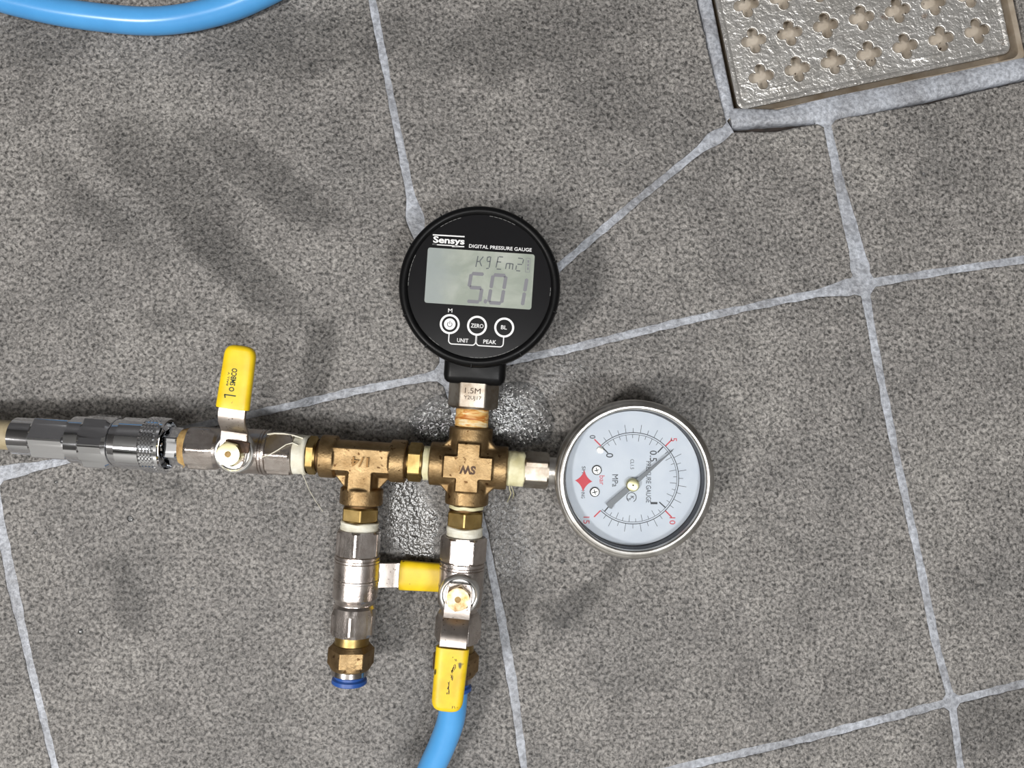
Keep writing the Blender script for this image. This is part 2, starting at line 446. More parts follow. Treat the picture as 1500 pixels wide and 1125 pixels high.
tiles = [
    poly(rev(C0)[:6], F0, [(505, -270)], A_),                                   # upper left
    poly(A_, B_, DL, [(505, -180)]),                                           # beside the drain
    poly(B_, DB0, E0, rev(C1)),                                                 # in front of the drain
    poly(rev(E0), DB1, [(1860, 40), (2000, 290)], rev(C2)),
    poly(C1, E1, rev(G0)[:4], rev(D_)),
    poly(C0[1:], D_, [(130, 1345)], rev(F1)),
    poly([(-15, 697)], F1, [(-560, 1500), (-700, 850)]),
    poly(C2, [(2100, 850)], rev(G1), rev(E1)),
    poly(G1, [(2220, 1480), (1500, 1650)], rev(E2)),
    poly(G0[1:], E2, [(900, 1800)]),
    poly([(130, 1345), (775, 1180), (900, 1800), (260, 1960)]),
    poly([(-15, 697), (-700, 850), (-850, 40), (-190, -120)]),
    [(750 + q.x * FPX / CAM_H, 562.5 - q.y * FPX / CAM_H) for q in (gp(69, -74), gp(190, -74), gp(190, 70), gp(69, 70))],
    [(750 + q.x * FPX / CAM_H, 562.5 - q.y * FPX / CAM_H) for q in (gp(-84, 70), gp(190, 70), gp(190, 200), gp(-84, 200))],
]
FLARE = [(603, 322, 9, 26), (1240, 408, 9, 26), (1260, 390, 4, 20), (1255, 350, 4, 40), (1050, 205, 6, 18), (20, 850, 3, 70), (5, 695, 6, 40), (655, 547, 5, 25), (745, 990, 2, 60), (1235, 290, 3, 50)]
def tile_mesh(pl, k):
    c = Vector((sum(p[0] for p in pl) / len(pl), sum(p[1] for p in pl) / len(pl)))
    area = sum(pl[i][0] * pl[(i + 1) % len(pl)][1] - pl[(i + 1) % len(pl)][0] * pl[i][1] for i in range(len(pl)))
    sgn = 1 if area > 0 else -1
    ring = []
    n = len(pl)
    for i in range(n):
        a = Vector(pl[i]); b = Vector(pl[(i + 1) % n]); pr = Vector(pl[i - 1]); nx = Vector(pl[(i + 2) % n])
        d = (b - a); L = d.length; d.normalize(); nn = Vector((-d.y, d.x)) * sgn
        sharp0 = (a - pr).normalized().dot(d) < .8; sharp1 = (nx - b).normalized().dot(d) < .8
        def back(c_, d0, d1):
            ang = math.pi - math.acos(max(-1, min(1, d0.dot(d1))))
            h = 6.4 + sum(e_ * math.exp(-((c_.x - fu) ** 2 + (c_.y - fv) ** 2) / r_ ** 2) for (fu, fv, e_, r_) in FLARE)
            return (h + 2.4) / math.tan(ang / 2) + 3.5
        s0 = back(a, (a - pr).normalized(), d) if sharp0 else 0; s1 = L - (back(b, d, (nx - b).normalized()) if sharp1 else 0)
        m = max(2, int(L / 7))
        for j in range(m + (1 if sharp1 else 0)):
            s = s0 + (s1 - s0) * j / m
            p = a + d * s
            hw = 5.2 + 1.5 * noise.noise(Vector((p.x * .05, p.y * .05, 3.1))) + .9 * noise.noise(Vector((p.x * .22, p.y * .22, 9.7)))
            for (fu, fv, ex_, rad) in FLARE:
                hw += ex_ * math.exp(-((p.x - fu) ** 2 + (p.y - fv) ** 2) / rad ** 2)
            ring.append(p + nn * hw)
    def scaled(off, z):
        out = []; m = len(ring)
        for i in range(m):
            t = (ring[(i + 1) % m] - ring[i - 1]); t.normalize()
            q = ring[i] + Vector((-t.y, t.x)) * sgn * off
            w_ = P(q.x, q.y); w_.z = z; out.append(w_)
        return out
    jz = 0.25 * noise.noise(Vector((k * 3.3, 0, 0)))
    r0 = scaled(0, -6); r1 = scaled(0, -.65); r2 = scaled(.8, -.2 + jz); r3 = scaled(2.4, jz)
    m = len(ring); vs = r0 + r1 + r2 + r3; fs = []
    for q in range(3):
        for i in range(m):
            j = (i + 1) % m
            fs.append((q * m + i, q * m + j, (q + 1) * m + j, (q + 1) * m + i))
    cw = sum(r3, Vector()) / m
    vs += [cw.lerp(p, .5) for p in r3] + [cw]
    for i in range(m):
        j = (i + 1) % m
        fs += [(3 * m + i, 3 * m + j, 4 * m + j, 4 * m + i), (4 * m + i, 4 * m + j, 5 * m)]
    return make_mesh('tile', vs, fs, 14)
for k, pl in enumerate(tiles):
    obj('tile', tile_mesh(pl, k), M_TILE, floor)

def dense(pl, step=12):
    out = []
    for i in range(len(pl) - 1):
        a = Vector(pl[i]); b = Vector(pl[i + 1]); m = max(1, int((b - a).length / step))
        for j in range(m): out.append(a.lerp(b, j / m))
    out.append(Vector(pl[-1])); return out
def grout_line(pl, half=17, z=-.35, ends=0):
    pts = dense(pl); cols = [-1, -.5, -.22, 0, .22, .5, 1]; vs = []; fs = []
    for k, p in enumerate(pts):
        t = (pts[min(k + 1, len(pts) - 1)] - pts[max(k - 1, 0)]).normalized(); nn = Vector((-t.y, t.x))
        for c in cols:
            q = P(*(p + nn * half * c)); q.z = z - .35 * abs(c) + .22 * noise.noise(Vector((p.x * .06, p.y * .06, c))) 
            vs.append(q)
    w_ = len(cols)
    for k in range(len(pts) - 1):
        for i in range(w_ - 1): fs.append((k * w_ + i, k * w_ + i + 1, (k + 1) * w_ + i + 1, (k + 1) * w_ + i))
    return make_mesh('grout_line', vs, fs, 80)
for i, pl in enumerate((A_, B_, C0, C1, C2, D_, E0, E1, E2, F0, F1, G0, G1, [(775, 1180), (900, 1800)], [(-190, -120), (505, -270)], [(505, -180), (505, -270)], [(1535, 100), (1700, 66), (1880, 30)])):
    obj('grout_line', grout_line(pl), M_GROUT, floor)
# thick band of grout round the drain: proud of the joint and broken away at the near corner
def band(pin, pout, name, zt=.1):
    a = dense(pin, 10); n = len(a); b_ = dense(pout, 6)
    vs = []; fs = []
    for k, p in enumerate(a):
        q = b_[round(k * (len(b_) - 1) / (n - 1))]
        jit = 2.2 * noise.noise(Vector((p.x * .08, p.y * .08, 5)))
        for c, z in ((0, -6), (0, zt - .5), (.15, zt), (.5, zt + .25), (.85, zt - .1), (1, zt - .8), (1, -6)):
            r_ = P(*p.lerp(q, c if c < .5 else c * (1 + jit * .02))); r_.z = z + .2 * noise.noise(Vector((p.x * .05, p.y * .05, c * 3))); vs.append(r_)
    for k in range(n - 1):
        for i in range(6): fs.append((k * 7 + i, k * 7 + i + 1, (k + 1) * 7 + i + 1, (k + 1) * 7 + i))
    fs += [tuple(range(7)), tuple(range((n - 1) * 7, n * 7))]
    return make_mesh(name, vs, fs, 70)
obj('grout_band', band([(1066, 158), (1140, 160), (1220, 141), (1380, 109), (1500, 84), (1530, 76)], [(1073, 186), (1140, 181), (1212, 177), (1360, 146), (1500, 114), (1540, 106)], 'grout_band'), M_GROUT, floor)
obj('grout_band', band([(1077, 165), (1062, 95), (1043, 0), (1003, -190)], [(1064, 178), (1044, 95), (1024, 0), (984, -190)], 'grout_band', -.1), M_GROUT, floor)

ring_ = MB(); zr = -1.1
for (x0, x1, y0, y1) in ((-1600, 1600, -1600, -215), (-1600, 70, 190, 1600), (250, 1600, 190, 1600), (70, 250, 270, 1600), (-1600, -300, -215, 190), (300, 1600, -215, 190)):
    ring_.add([(x0, y0, zr), (x1, y0, zr), (x1, y1, zr), (x0, y1, zr)], [(0, 1, 2, 3)])
obj('outer_paving', ring_.mesh('outer_paving'), M_TILE, floor)
# the bathroom round it: outside the picture, but it is what lights the metal
M_WALL = simple('pale_wall_tile', srgb(226, 225, 220), .3, var=srgb(218, 216, 212), vscale=3)
M_WALLG = simple('grey_wall_tile', srgb(104, 102, 100), .3, var=srgb(96, 94, 92), vscale=3)
M_WALLD = simple('charcoal_wall_tile', srgb(104, 103, 104), .3, var=srgb(95, 94, 95), vscale=3)
M_CEIL = simple('white_ceiling', srgb(238, 238, 236), .6, var=srgb(232, 232, 230), vscale=3)
W_, H_ = 1600, 2300
def slab(name, x0, x1, y0, y1, z0, z1, mat, label, cat):
    tag(obj(name, MB().box(x0, x1, y0, y1, z0, z1).mesh(name), mat), label, cat, kind='structure')
slab('wall_left', -W_ - 40, -W_, -W_, W_, -16, H_, M_WALLG, 'grey tiled bathroom wall to the left of the floor', 'wall')
slab('wall_right', W_, W_ + 40, -W_, W_, -16, H_, M_WALLG, 'grey tiled bathroom wall to the right of the floor', 'wall')
slab('wall_back', -W_, W_, W_, W_ + 40, -16, H_, M_WALLD, 'charcoal tiled bathroom wall beyond the drain', 'wall')
slab('wall_front', -W_, W_, -W_ - 40, -W_, -16, H_, M_WALL, 'pale tiled bathroom wall behind the photographer', 'wall')
slab('ceiling', -W_, W_, -W_, W_, H_, H_ + 40, M_CEIL, 'plain white bathroom ceiling', 'ceiling')

# ------------------------------------------------------------------ drain frame and grate
def rounded_sq(h, r, n=6):
    pts = []
    for (sx, sy, a0) in ((1, 1, 0), (-1, 1, 90), (-1, -1, 180), (1, -1, 270)):
        for i in range(n + 1):
            a = math.radians(a0 + 90 * i / n)
            pts.append((sx * (h - r) + r * math.cos(a), sy * (h - r) + r * math.sin(a)))
    return pts
def sq_loft(levels, cap_last=False):
    vs = []; fs = []; n = None
    for (h, r, z) in levels:
        pts = rounded_sq(h, r); n = len(pts); vs += [(p[0], p[1], z) for p in pts]
    for k in range(len(levels) - 1):
        for i in range(n):
            j = (i + 1) % n; fs.append((k * n + i, k * n + j, (k + 1) * n + j, (k + 1) * n + i))
    if cap_last: fs.append(tuple(range((len(levels) - 1) * n, len(levels) * n)))
    return vs, fs
gM = frame(g_c, gdir, (0, 0, 1))
S2 = G_SIDE / 2
drain = empty('floor_drain', g_c + Vector((0, 0, -15))); drain.rotation_euler.z = math.atan2(gdir.y, gdir.x)
tag(drain, 'square metal floor drain frame and bowl set into the tiles', 'drain')
up15 = Matrix.Translation((0, 0, 15 * MM))
mb = MB().add(*sq_loft([(S2 + 5.6, 4, -8), (S2 + 5.6, 4, -.9), (S2 + 5.2, 4, -.5), (S2 + 3.0, 3.6, -.7), (S2 + 2.6, 3.2, -1.6), (S2 + 2.4, 3, -14.6), (S2 - 2.5, 3, -14.8), (10, 3, -15)], True))
obj('frame', mb.mesh('frame'), M_DRAINFRAME, drain, up15)
mb = MB().add(*sq_loft([(S2 - 1.0, 3, -6.5), (S2 - 2, 3, -7.6), (S2 - 12, 12, -8.2), (S2 - 24, 14, -8.4), (8, 7, -8.5)], True))
obj('bowl', mb.mesh('bowl'), M_BOWL, drain, up15)

def curve_plate(loops, z0, z1, bev):
    c = bpy.data.curves.new('plate', 'CURVE'); c.dimensions = '2D'; c.fill_mode = 'BOTH'
    for lp in loops:
        sp = c.splines.new('POLY'); sp.points.add(len(lp) - 1)
        for q, p in zip(sp.points, lp): q.co = (p[0], p[1], 0, 1)
        sp.use_cyclic_u = True
    c.extrude = (z1 - z0) / 2 - bev; c.bevel_depth = bev; c.bevel_resolution = 1; c.offset = -bev
    o = bpy.data.objects.new('plate', c); COL.objects.link(o)
    me = bpy.data.meshes.new_from_object(o.evaluated_get(bpy.context.evaluated_depsgraph_get()))
    vs = [v.co + Vector((0, 0, (z0 + z1) / 2)) for v in me.vertices]; fs = [tuple(p.vertices) for p in me.polygons]
    bpy.data.objects.remove(o); bpy.data.curves.remove(c); bpy.data.meshes.remove(me)
    return vs, fs
loops = [rounded_sq(S2, 3.6, 8)]
hc = []
for i in range(7):
    for j in range(7):
        cx = -51 + 17 * i; cy = -51.5 + 17 * j; hc.append((cx, cy))
        lp = []
        for q in range(48):
            a = 2 * math.pi * q / 48
            ph_ = (a + math.pi / 4) % (math.pi / 2) - math.pi / 4
            r = 3.45 * math.cos(ph_) + math.sqrt(max(0, 2.5 ** 2 - (3.45 * math.sin(ph_)) ** 2))
            lp.append((cx + r * math.cos(a), cy + r * math.sin(a)))
        loops.append(lp[::-1])
grate = empty('drain_grate', g_c + Vector((0, 0, -3.2))); grate.rotation_euler.z = math.atan2(gdir.y, gdir.x)
tag(grate, 'shiny embossed metal drain grate pierced with clover-shaped holes', 'grate')
g3 = Matrix.Translation((0, 0, 3.2 * MM))
obj('plate', MB().add(*curve_plate(loops, -2.5, -.9, .25)).mesh('plate', 30), M_GRATE, grate, g3)
rim = MB().add(*sq_loft([(S2 - .1, 3.5, -2.0), (S2, 3.6, -1.1), (S2 - .5, 3.4, -.5), (S2 - 1.5, 3.0, -.45), (S2 - 2.4, 2.6, -.95)]))
obj('rolled_edge', rim.mesh('rolled_edge'), M_GRATE, grate, g3)
for (cx, cy, L) in ((-42.5, -58.0, 12), (25.5, -58.6, 14), (-42.5, 58, 12), (25.5, 58, 14), (-58.5, 8, 0)):
    if not L: continue
    b_ = MB().box(cx - L / 2, cx + L / 2, cy - .75, cy + .75, -1.1, -.45, .3)
    obj('raised_bar', b_.mesh('raised_bar'), M_GRATE, grate, g3)
ridge = MB()
for (cx, cy) in hc:                                            # pressed rim round each hole
    pts = []
    for q in range(37):
        a = 2 * math.pi * q / 36; ph_ = (a + math.pi / 4) % (math.pi / 2) - math.pi / 4; r = .45 + 3.45 * math.cos(ph_) + math.sqrt(max(0, 2.5 ** 2 - (3.45 * math.sin(ph_)) ** 2))
        pts.append((cx + r * math.cos(a), cy + r * math.sin(a), -.98))
    ridge.tube(pts, .28, 5, False)
tag(obj('hole_rims', ridge.mesh('hole_rims', 80), M_GRATE, grate, g3), kind='stuff')

# ------------------------------------------------------------------ the manifold
TH = math.radians(-3.8)
ex = Vector((math.cos(TH), math.sin(TH), 0)); ey = Vector((-math.sin(TH), math.cos(TH), 0)); UP = Vector((0, 0, 1))
CC = Vector((-18.6, -35.2, AXZ))
def at(a, b, z=0): return CC + ex * a + ey * b + Vector((0, 0, z))
root_loc = Vector((CC.x, CC.y, 0))
rig = empty('pressure_test_manifold', root_loc)
tag(rig, 'brass pressure test manifold with black digital gauge, round dial gauge and yellow lever valves', 'test manifold')
def part(name, mesh, mat, origin, x, z=UP, label=None):
    M = frame(Vector(origin) - root_loc, x, z)
    o = obj(name, mesh, mat, rig, M)
    if label: o['label'] = label
    return o
def sub(name, mesh, mat, parent, label=None, M=None):
    o = obj(name, mesh, mat, parent, M)
    if label: o['label'] = label
    return o

def remeshed(mb, voxel=.42, smooth=3):
    me = mb.mesh('casting', smooth=False)
    o = bpy.data.objects.new('casting', me); COL.objects.link(o)
    r = o.modifiers.new('r', 'REMESH'); r.mode = 'VOXEL'; r.voxel_size = voxel * MM; r.use_smooth_shade = True
    s = o.modifiers.new('s', 'SMOOTH'); s.factor = .5; s.iterations = smooth
    m2 = bpy.data.meshes.new_from_object(o.evaluated_get(bpy.context.evaluated_depsgraph_get()))
    bpy.data.objects.remove(o); m2.shade_smooth()
    return m2

# ---- cross
cr = MB()
RX = Matrix.Rotation(math.radians(90), 4, 'Z')
bore = [(-16.6, 9.0), (-16.3, 9.35), (16.3, 9.35), (16.6, 9.0)]
cr.lathe(bore, 64); cr.lathe(bore, 64, M=RX)
plus = [(-10.3, -4.7), (-4.7, -4.7), (-4.7, -10.3), (4.7, -10.3), (4.7, -4.7), (10.3, -4.7), (10.3, 4.7), (4.7, 4.7), (4.7, 10.3), (-4.7, 10.3), (-4.7, 4.7), (-10.3, 4.7)]
cr.prism(plus, 0, 10.1); cr.prism(plus, -10.1, 0)
for k in range(4):
    Mk = Matrix.Rotation(math.radians(45 + 90 * k), 4, 'Z')
    cr.box(9, 14.2, -2.6, 2.6, -3.2, 5.0, M=Mk)
cross = part('cross_fitting', remeshed(cr), M_BRONZE, CC, ex, UP, 'four-way cast bronze cross fitting')
t = MB(); put_text(t, 'SW', 0, -.8, 10.17, height=3.7, width=6.8, rot=180, bold=.5)
sub('stamped_letters', t.mesh('stamped_letters'), M_RUSTDARK, cross)
# ---- tee
te = MB()
te.lathe([(-18.4, 8.9), (-18.1, 9.2), (-12.0, 9.2), (-11.6, 8.6), (-11.5, 7.6), (11.5, 7.6), (11.6, 8.6), (12.0, 9.2), (18.1, 9.2), (18.4, 8.9)], 64)
MYn = Matrix.Rotation(math.radians(-90), 4, 'Z')
te.lathe([(0, 7.2), (12.4, 7.2), (12.5, 8.6), (12.9, 9.2), (19.2, 9.2), (19.6, 8.9)], 64, M=MYn)
tp = [(-12, -4.9), (-4.9, -4.9), (-4.9, -13), (4.9, -13), (4.9, -4.9), (12, -4.9), (12, 4.9), (-12, 4.9)]
te.prism(tp, 0, 8.1); te.prism(tp, -8.1, 0)
for s_ in (-1, 1):
    te.prism([(s_ * 6.5, -6.5), (s_ * 12.2, -6.8), (s_ * 7, -13)], -2.2, 2.2)
tee = part('tee_fitting', remeshed(te, .40), M_BRONZE, at(-45.3, 0), ex, UP, 'cast bronze tee fitting marked 1/4')
t = MB(); put_text(t, '1/4', -.2, -.6, 9.1, height=4.1, width=7.2, rot=180, bold=.1, thick=1.1)
sub('raised_lettering', t.mesh('raised_lettering', smooth=False), simple('shadow_bronze_lettering', srgb(122, 94, 60), .5, 1.0), tee)  # darker bronze paints in the shadow edges of the raised letters

# ---- hex nipples
def nipple(a0, a1, h0, h1, af, ph, origin, xdir):
    """thread from a0 to a1 with a hexagon between h0 and h1 (mm along xdir)"""
    m = MB().lathe([(a0, 6.4), (h0 - .9, 6.4), (h0 - .8, 7.2), (h0 - .05, 7.2)], 48)
    m.lathe([(h1 + .05, 6.6), (a1, 6.6)], 48)
    th = part('hex_nipple', m.mesh('hex_nipple'), M_THREAD, origin, xdir, UP)
    R = af / 2 / math.cos(math.radians(30))
    h = MB().lathe([(h0, af / 2 * .97), (h0 + .8, R), (h1 - .8, R), (h1, af / 2 * .97)], 72, af=af, ph=ph)
    sub('hexagon', h.mesh('hexagon', 12), M_BRASS, th)
    return th
def tape(x0, x1, r, origin, xdir, mat, seed, parent_part=None, name='thread_tape', taper=0.0):
    rf = lambda t, th: .35 * noise.noise(Vector((t * .5 + seed, math.cos(th) * 1.2, math.sin(th) * 1.2))) + .18 * noise.noise(Vector((t * 2.5 + seed, math.cos(th) * 2, math.sin(th) * 2)))
    n = 14
    prof = []
    for i in range(n + 1):
        f = i / n
        prof.append((x0 + (x1 - x0) * f, (r - .8 if i in (0, n) else r) + taper * f))
    m = MB(); vs = []; fs = []; ns = 56
    for k, (t_, rr) in enumerate(prof):
        for i in range(ns):
            th = 2 * math.pi * i / ns
            q = rr + rf(t_, th)
            tt = t_ + (.5 * noise.noise(Vector((seed, math.cos(th) * 1.5, math.sin(th) * 1.5 + 7))) if k in (0, 1, n - 1, n) else 0)
            vs.append((tt, q * math.cos(th), q * math.sin(th)))
    for k in range(n):
        for i in range(ns):
            j = (i + 1) % ns; fs.append((k * ns + i, k * ns + j, (k + 1) * ns + j, (k + 1) * ns + i))
    m.add(vs, fs)
    return part(name, m.mesh(name, 80), mat, origin, xdir, UP)

nipple(-76, -62, -69.6, -65.2, 14.8, 90, at(0, 0), ex)                 # valve - tee
tp1 = tape(-75.2, -69.4, 8.5, at(0, 0), ex, M_TAPE, 1.3)
strand = MB()
strand.tube([at(-71, -8, 2) - at(0, 0), at(-70.0, -11, 0) - at(0, 0), at(-69.5, -16, -6) - at(0, 0), at(-68.2, -22, -14) - at(0, 0), at(-66.5, -28, -22.5) - at(0, 0)], .16, 6)
Minv = frame((0, 0, 0), ex, UP).inverted()
sm = strand.mesh('loose_strand', 80); sm.transform(Minv)
sub('loose_strand', sm, M_TAPE, tp1)
st2 = MB().tube([(-72, 4.6, 7.7), (-74.5, 5.5, 7.6), (-77, 4.6, 8.4), (-80, 2.2, 9.4), (-83, .2, 9.8), (-86.4, -1.2, 10.2)], .28, 6)
sub('loose_strand', st2.mesh('loose_strand', 80), M_TAPE, tp1)
st3 = MB().tube([(-71, 7.4, 4.5), (-75, 8.4, 4.8), (-79, 8.9, 4.9), (-83, 8.8, 5.2), (-86, 8.2, 5.8)], .35, 6)
sub('loose_strand', st3.mesh('loose_strand', 80), M_TAPE, tp1)
nipple(-28, -16, -26.3, -19.8, 15.0, 90, at(0, 0), ex)                 # tee - cross
tape(-19.6, -16.6, 7.4, at(0, 0), ex, M_TAPE_Y, 2.1)
nipple(15.5, 32, 19.3, 26.3, 14.6, 60, at(0, 0), -ey)                  # cross - valve below
tape(26.2, 30.8, 7.7, at(0, 0), -ey, M_TAPE, 3.7)
tape(17.0, 18.6, 7.3, at(0, 0), -ey, M_TAPE_Y, 9.7)
nipple(18.5, 32, 20.6, 26.9, 14.8, 50, at(-45.3, 0), -ey)              # tee - valve below
tape(26.9, 31.2, 8.1, at(-45.3, 0), -ey, M_TAPE, 5.2)

# ---- ball valves
VL = 22.5
def valve_meshes(ph):
    af = 17.6; R = 10.16
    b = MB().lathe([(-VL, 8.3), (-VL, 9.0), (-VL + 1.4, R), (-13.2, R), (-10.6, 9.0), (-9.4, 8.3)], 72, af=af, ph=ph)
    b.lathe([(-11, 8.2), (-9.0, 8.2), (-8.0, 8.5), (-6.6, 9.5), (-6, 9.6), (.2, 9.6), (.5, 9.85), (1.3, 9.85), (1.6, 9.6), (8.6, 9.7), (9.0, 9.2)], 72)
    body = b.mesh('ball_valve', 12)
    c = MB().lathe([(8.8, 9.0), (9.1, 9.75), (9.9, 9.8), (10.1, 9.3), (10.4, 9.3), (10.6, 9.75), (11.4, 9.7), (11.7, 9.0)], 72)
    c.lathe([(11.6, 9.2), (12.4, R), (VL - .8, R), (VL, 9.1), (VL, 7.0)], 72, af=af, ph=ph)
    return body, c.mesh('end_cap', 12)
def lever_mesh(pts, width, thick):
    """bent flat bar following (d, z) points"""
    vs = []; fs = []; m = len(pts)
    for k, (d, z, w_) in enumerate(pts):
        a = Vector((pts[max(k - 1, 0)][0], pts[max(k - 1, 0)][1])); b_ = Vector((pts[min(k + 1, m - 1)][0], pts[min(k + 1, m - 1)][1]))
        t_ = (b_ - a).normalized(); nn = Vector((-t_.y, t_.x)) * thick / 2
        c = .25
        for (yy, s_) in ((-w_ / 2 + c, 1), (w_ / 2 - c, 1), (w_ / 2, .6), (w_ / 2, -.6), (w_ / 2 - c, -1), (-w_ / 2 + c, -1), (-w_ / 2, -.6), (-w_ / 2, .6)):
            vs.append((d + nn.x * s_, yy, z + nn.y * s_))
    for k in range(m - 1):
        for i in range(8):
            j = (i + 1) % 8; fs.append((k * 8 + i, k * 8 + j, (k + 1) * 8 + j, (k + 1) * 8 + i))
    fs += [tuple(range(8)), tuple(range((m - 1) * 8, m * 8))]
    return vs, fs
def sleeve_geo(d0, d1, z, w0, w1, th, dz=0.0):
    vs = []; fs = []; n = 40; rings = []
    L = d1 - d0
    rings.append((d0 + .6, .80)); rings.append((d0, .84)); rings.append((d0 + .15, .98)); rings.append((d0 + .7, 1.0))
    for i in range(1, 9): rings.append((d0 + .7 + (L - .7 - 4.5) * i / 8, 1.0))
    for i in range(1, 7):
        a = math.pi / 2 * i / 6; rings.append((d1 - 4.5 + 4.5 * math.sin(a), max(.05, (math.cos(a)) ** .5)))
    for (d, s_) in rings:
        f = (d - d0) / L; wd = w0 + (w1 - w0) * f
        for i in range(n):
            a = 2 * math.pi * i / n; e = .55
            cy = math.copysign(abs(math.cos(a)) ** e, math.cos(a)); cz = math.copysign(abs(math.sin(a)) ** .8, math.sin(a))
            hgt = th * (1 if s_ >= .8 else max(.25, s_))
            vs.append((d, wd / 2 * s_ * cy if s_ < .999 else wd / 2 * cy, z + dz * f + hgt / 2 * cz * (s_ if s_ < .999 and d < d0 + 1 else 1)))
    m = len(rings)
    for k in range(m - 1):
        for i in range(n):
            j = (i + 1) % n; fs.append((k * n + i, k * n + j, (k + 1) * n + j, (k + 1) * n + i))
    fs += [tuple(range(n)), tuple(range((m - 1) * n, m * n))]
    return vs, fs
def ball_valve(origin, x, z, ang, ph, label, rise=7.0, ymat=M_YELLOW, nmat=M_NUT_PALE, sl=(18.8, 44.8), tab=False):
    body, cap = valve_meshes(ph)
    v = part('ball_valve', body, M_NICKEL, origin, x, z, label)
    sub('end_cap', cap, M_NICKEL, v)
    RZ = Matrix.Rotation(math.radians(ang), 4, 'Z')
    c = MB().lathe([(6.5, 8.4), (11.2, 8.4), (12.2, 8.1), (12.5, 7.6), (12.3, 7.0), (11.6, 6.6), (11.4, 3)], 56, axis='Z')
    sub('stem_collar', c.mesh('stem_collar'), M_COLLAR, v)
    lv = MB().add(*lever_mesh([(-5.2, 13.2, 9.0), (-3.5, 13.2, 10.6), (0, 13.2, 11.2), (5.5, 13.2, 11.2), (7.5, 13.5, 11.2), (9.5, 14.2, 11.2), (13.5, 13.2 + rise - 1, 11.2), (15.5, 13.2 + rise, 11.2), (18, 13.2 + rise + .2, 11.2), (sl[1] - 5, 13.2 + rise + .2, 11.0)], 11.2, 1.9), M=RZ)
    sub('lever', lv.mesh('lever', 30), M_LEVER, v)
    if tab:
        tb = MB().box(1.0, 5.6, -7.2, 3, 14.0, 15.4, .5, M=RZ)
        sub('lock_washer', tb.mesh('lock_washer'), M_RUSTDARK, v)
    sv = MB().add(*sleeve_geo(sl[0], sl[1], 13.2 + rise + .2, 13.6, 12.6, 5.6), M=RZ)
    slv = sub('lever_sleeve', sv.mesh('lever_sleeve', 50), ymat, v, 'yellow vinyl lever sleeve')
    nt_ = MB().lathe([(13.6, 4.6), (14.2, 5.3), (17.6, 5.3), (18.6, 4.75), (18.7, 4.2)], 72, af=9.4, ph=20, axis='Z')
    sub('lever_nut', nt_.mesh('lever_nut', 12), nmat, v)
    st = MB().lathe([(18.5, 1.3), (18.95, 1.25), (19.05, .9)], 20, axis='Z')
    sub('stem_tip', st.mesh('stem_tip'), M_HEMP, v)
    return v
v1 = ball_valve(at(-97.6, 0), ex, UP, 85.8, 60, 'nickel ball valve with yellow lever standing straight out beside the chrome coupler', tab=True)
pr = MB()
RZ1 = Matrix.Rotation(math.radians(85.8), 4, 'Z')
pr.stroke([(24.3, -1.5), (24.3, 3.2)], .5, 23.1, 23.25); pr.stroke([(24.4, 3.1), (23.0, 2.7)], .5, 23.1, 23.25)
put_text(pr, 'O', 26.8, .6, 23.25, height=2.2, width=1.9, bold=.35)
put_text(pr, 'SMBCO', 31.8, .5, 23.25, height=2.3, width=7.0, bold=.3)
put_text(pr, 'BALL V', 30.8, 2.6, 23.22, height=.8, width=5.5, bold=.2)
prm = pr.mesh('printed_marking'); prm.transform(RZ1)
sub('printed_marking', prm, simple('dark_green_print', srgb(38, 60, 34), .6), v1)
v2 = ball_valve(at(-45.3, -53.1), ey, -UP, 90, 62, 'nickel ball valve without hose, yellow lever pointing sideways underneath', rise=3.2, sl=(16.6, 42))
v3 = ball_valve(at(0, -53), ey, UP, 178.0, 90, 'nickel ball valve with scuffed yellow lever lying along the blue hose', ymat=M_YELLOW_W, nmat=M_NUT_STAIN)
v3_sc = MB()
rs = random.Random(4)
for k in range(26):
    f = rs.random(); d = 25 + 12 * f + rs.uniform(-.5, .5); y = 1.6 - 3.0 * f * .6 + rs.uniform(-.55, .55); L = rs.uniform(.6, 2.2); a = rs.uniform(60, 110)
    if k > 20: d = rs.choice((22, 23, 42, 42.6)); y = rs.uniform(-2.5, 3.4); L = rs.uniform(.5, 1.4)
    dx = L / 2 * math.sin(math.radians(a)); dy = L / 2 * math.cos(math.radians(a))
    v3_sc.stroke([(d - dx, y - dy), (d, y + .12), (d + dx, y + dy)], rs.uniform(.16, .36), 23.05, 23.24)
scm = v3_sc.mesh('scuff_marks'); scm.transform(Matrix.Rotation(math.radians(178), 4, 'Z'))
tag(sub('scuff_marks', scm, M_RUSTDARK, v3), kind='stuff')

# ---- push-in hose fittings at the valve ends
def push_fitting(origin, x, label, ph):
    m = MB().lathe([(-3, 7.2), (.2, 7.2), (4.0, 7.3), (4.3, 7.6)], 56)
    R = 9.6
    m2 = MB().lathe([(4.2, 7.8), (6.2, R + .4), (12.6, R + .4), (14.2, 8.6), (14.8, 8.2)], 72, af=17.4, ph=ph)
    f = part('push_in_fitting', m.mesh('push_in_fitting'), M_BRASS, origin, x, UP, label)
    sub('hexagon', m2.mesh('hexagon', 12), M_BRONZE, f)
    rr = MB().lathe([(14.7, 8.0), (17.0, 8.0), (17.6, 7.2), (17.7, 6.2)], 56)
    sub('grip_ring', rr.mesh('grip_ring'), M_NICKEL_SM, f)
    br = MB().lathe([(16.8, 6.15), (18.8, 6.5), (19.4, 7.4), (20.8, 7.6), (21.2, 7.2), (21.0, 6.15), (16.8, 6.15)], 56, cap=False)
    sub('release_ring', br.mesh('release_ring'), M_BLUERING, f, 'blue plastic release ring')
    bo = MB().lathe([(17.2, 6.2), (8, 6.0)], 40)
    if label.startswith('empty'): sub('bore', bo.mesh('bore'), M_RUBBER, f)
    return f
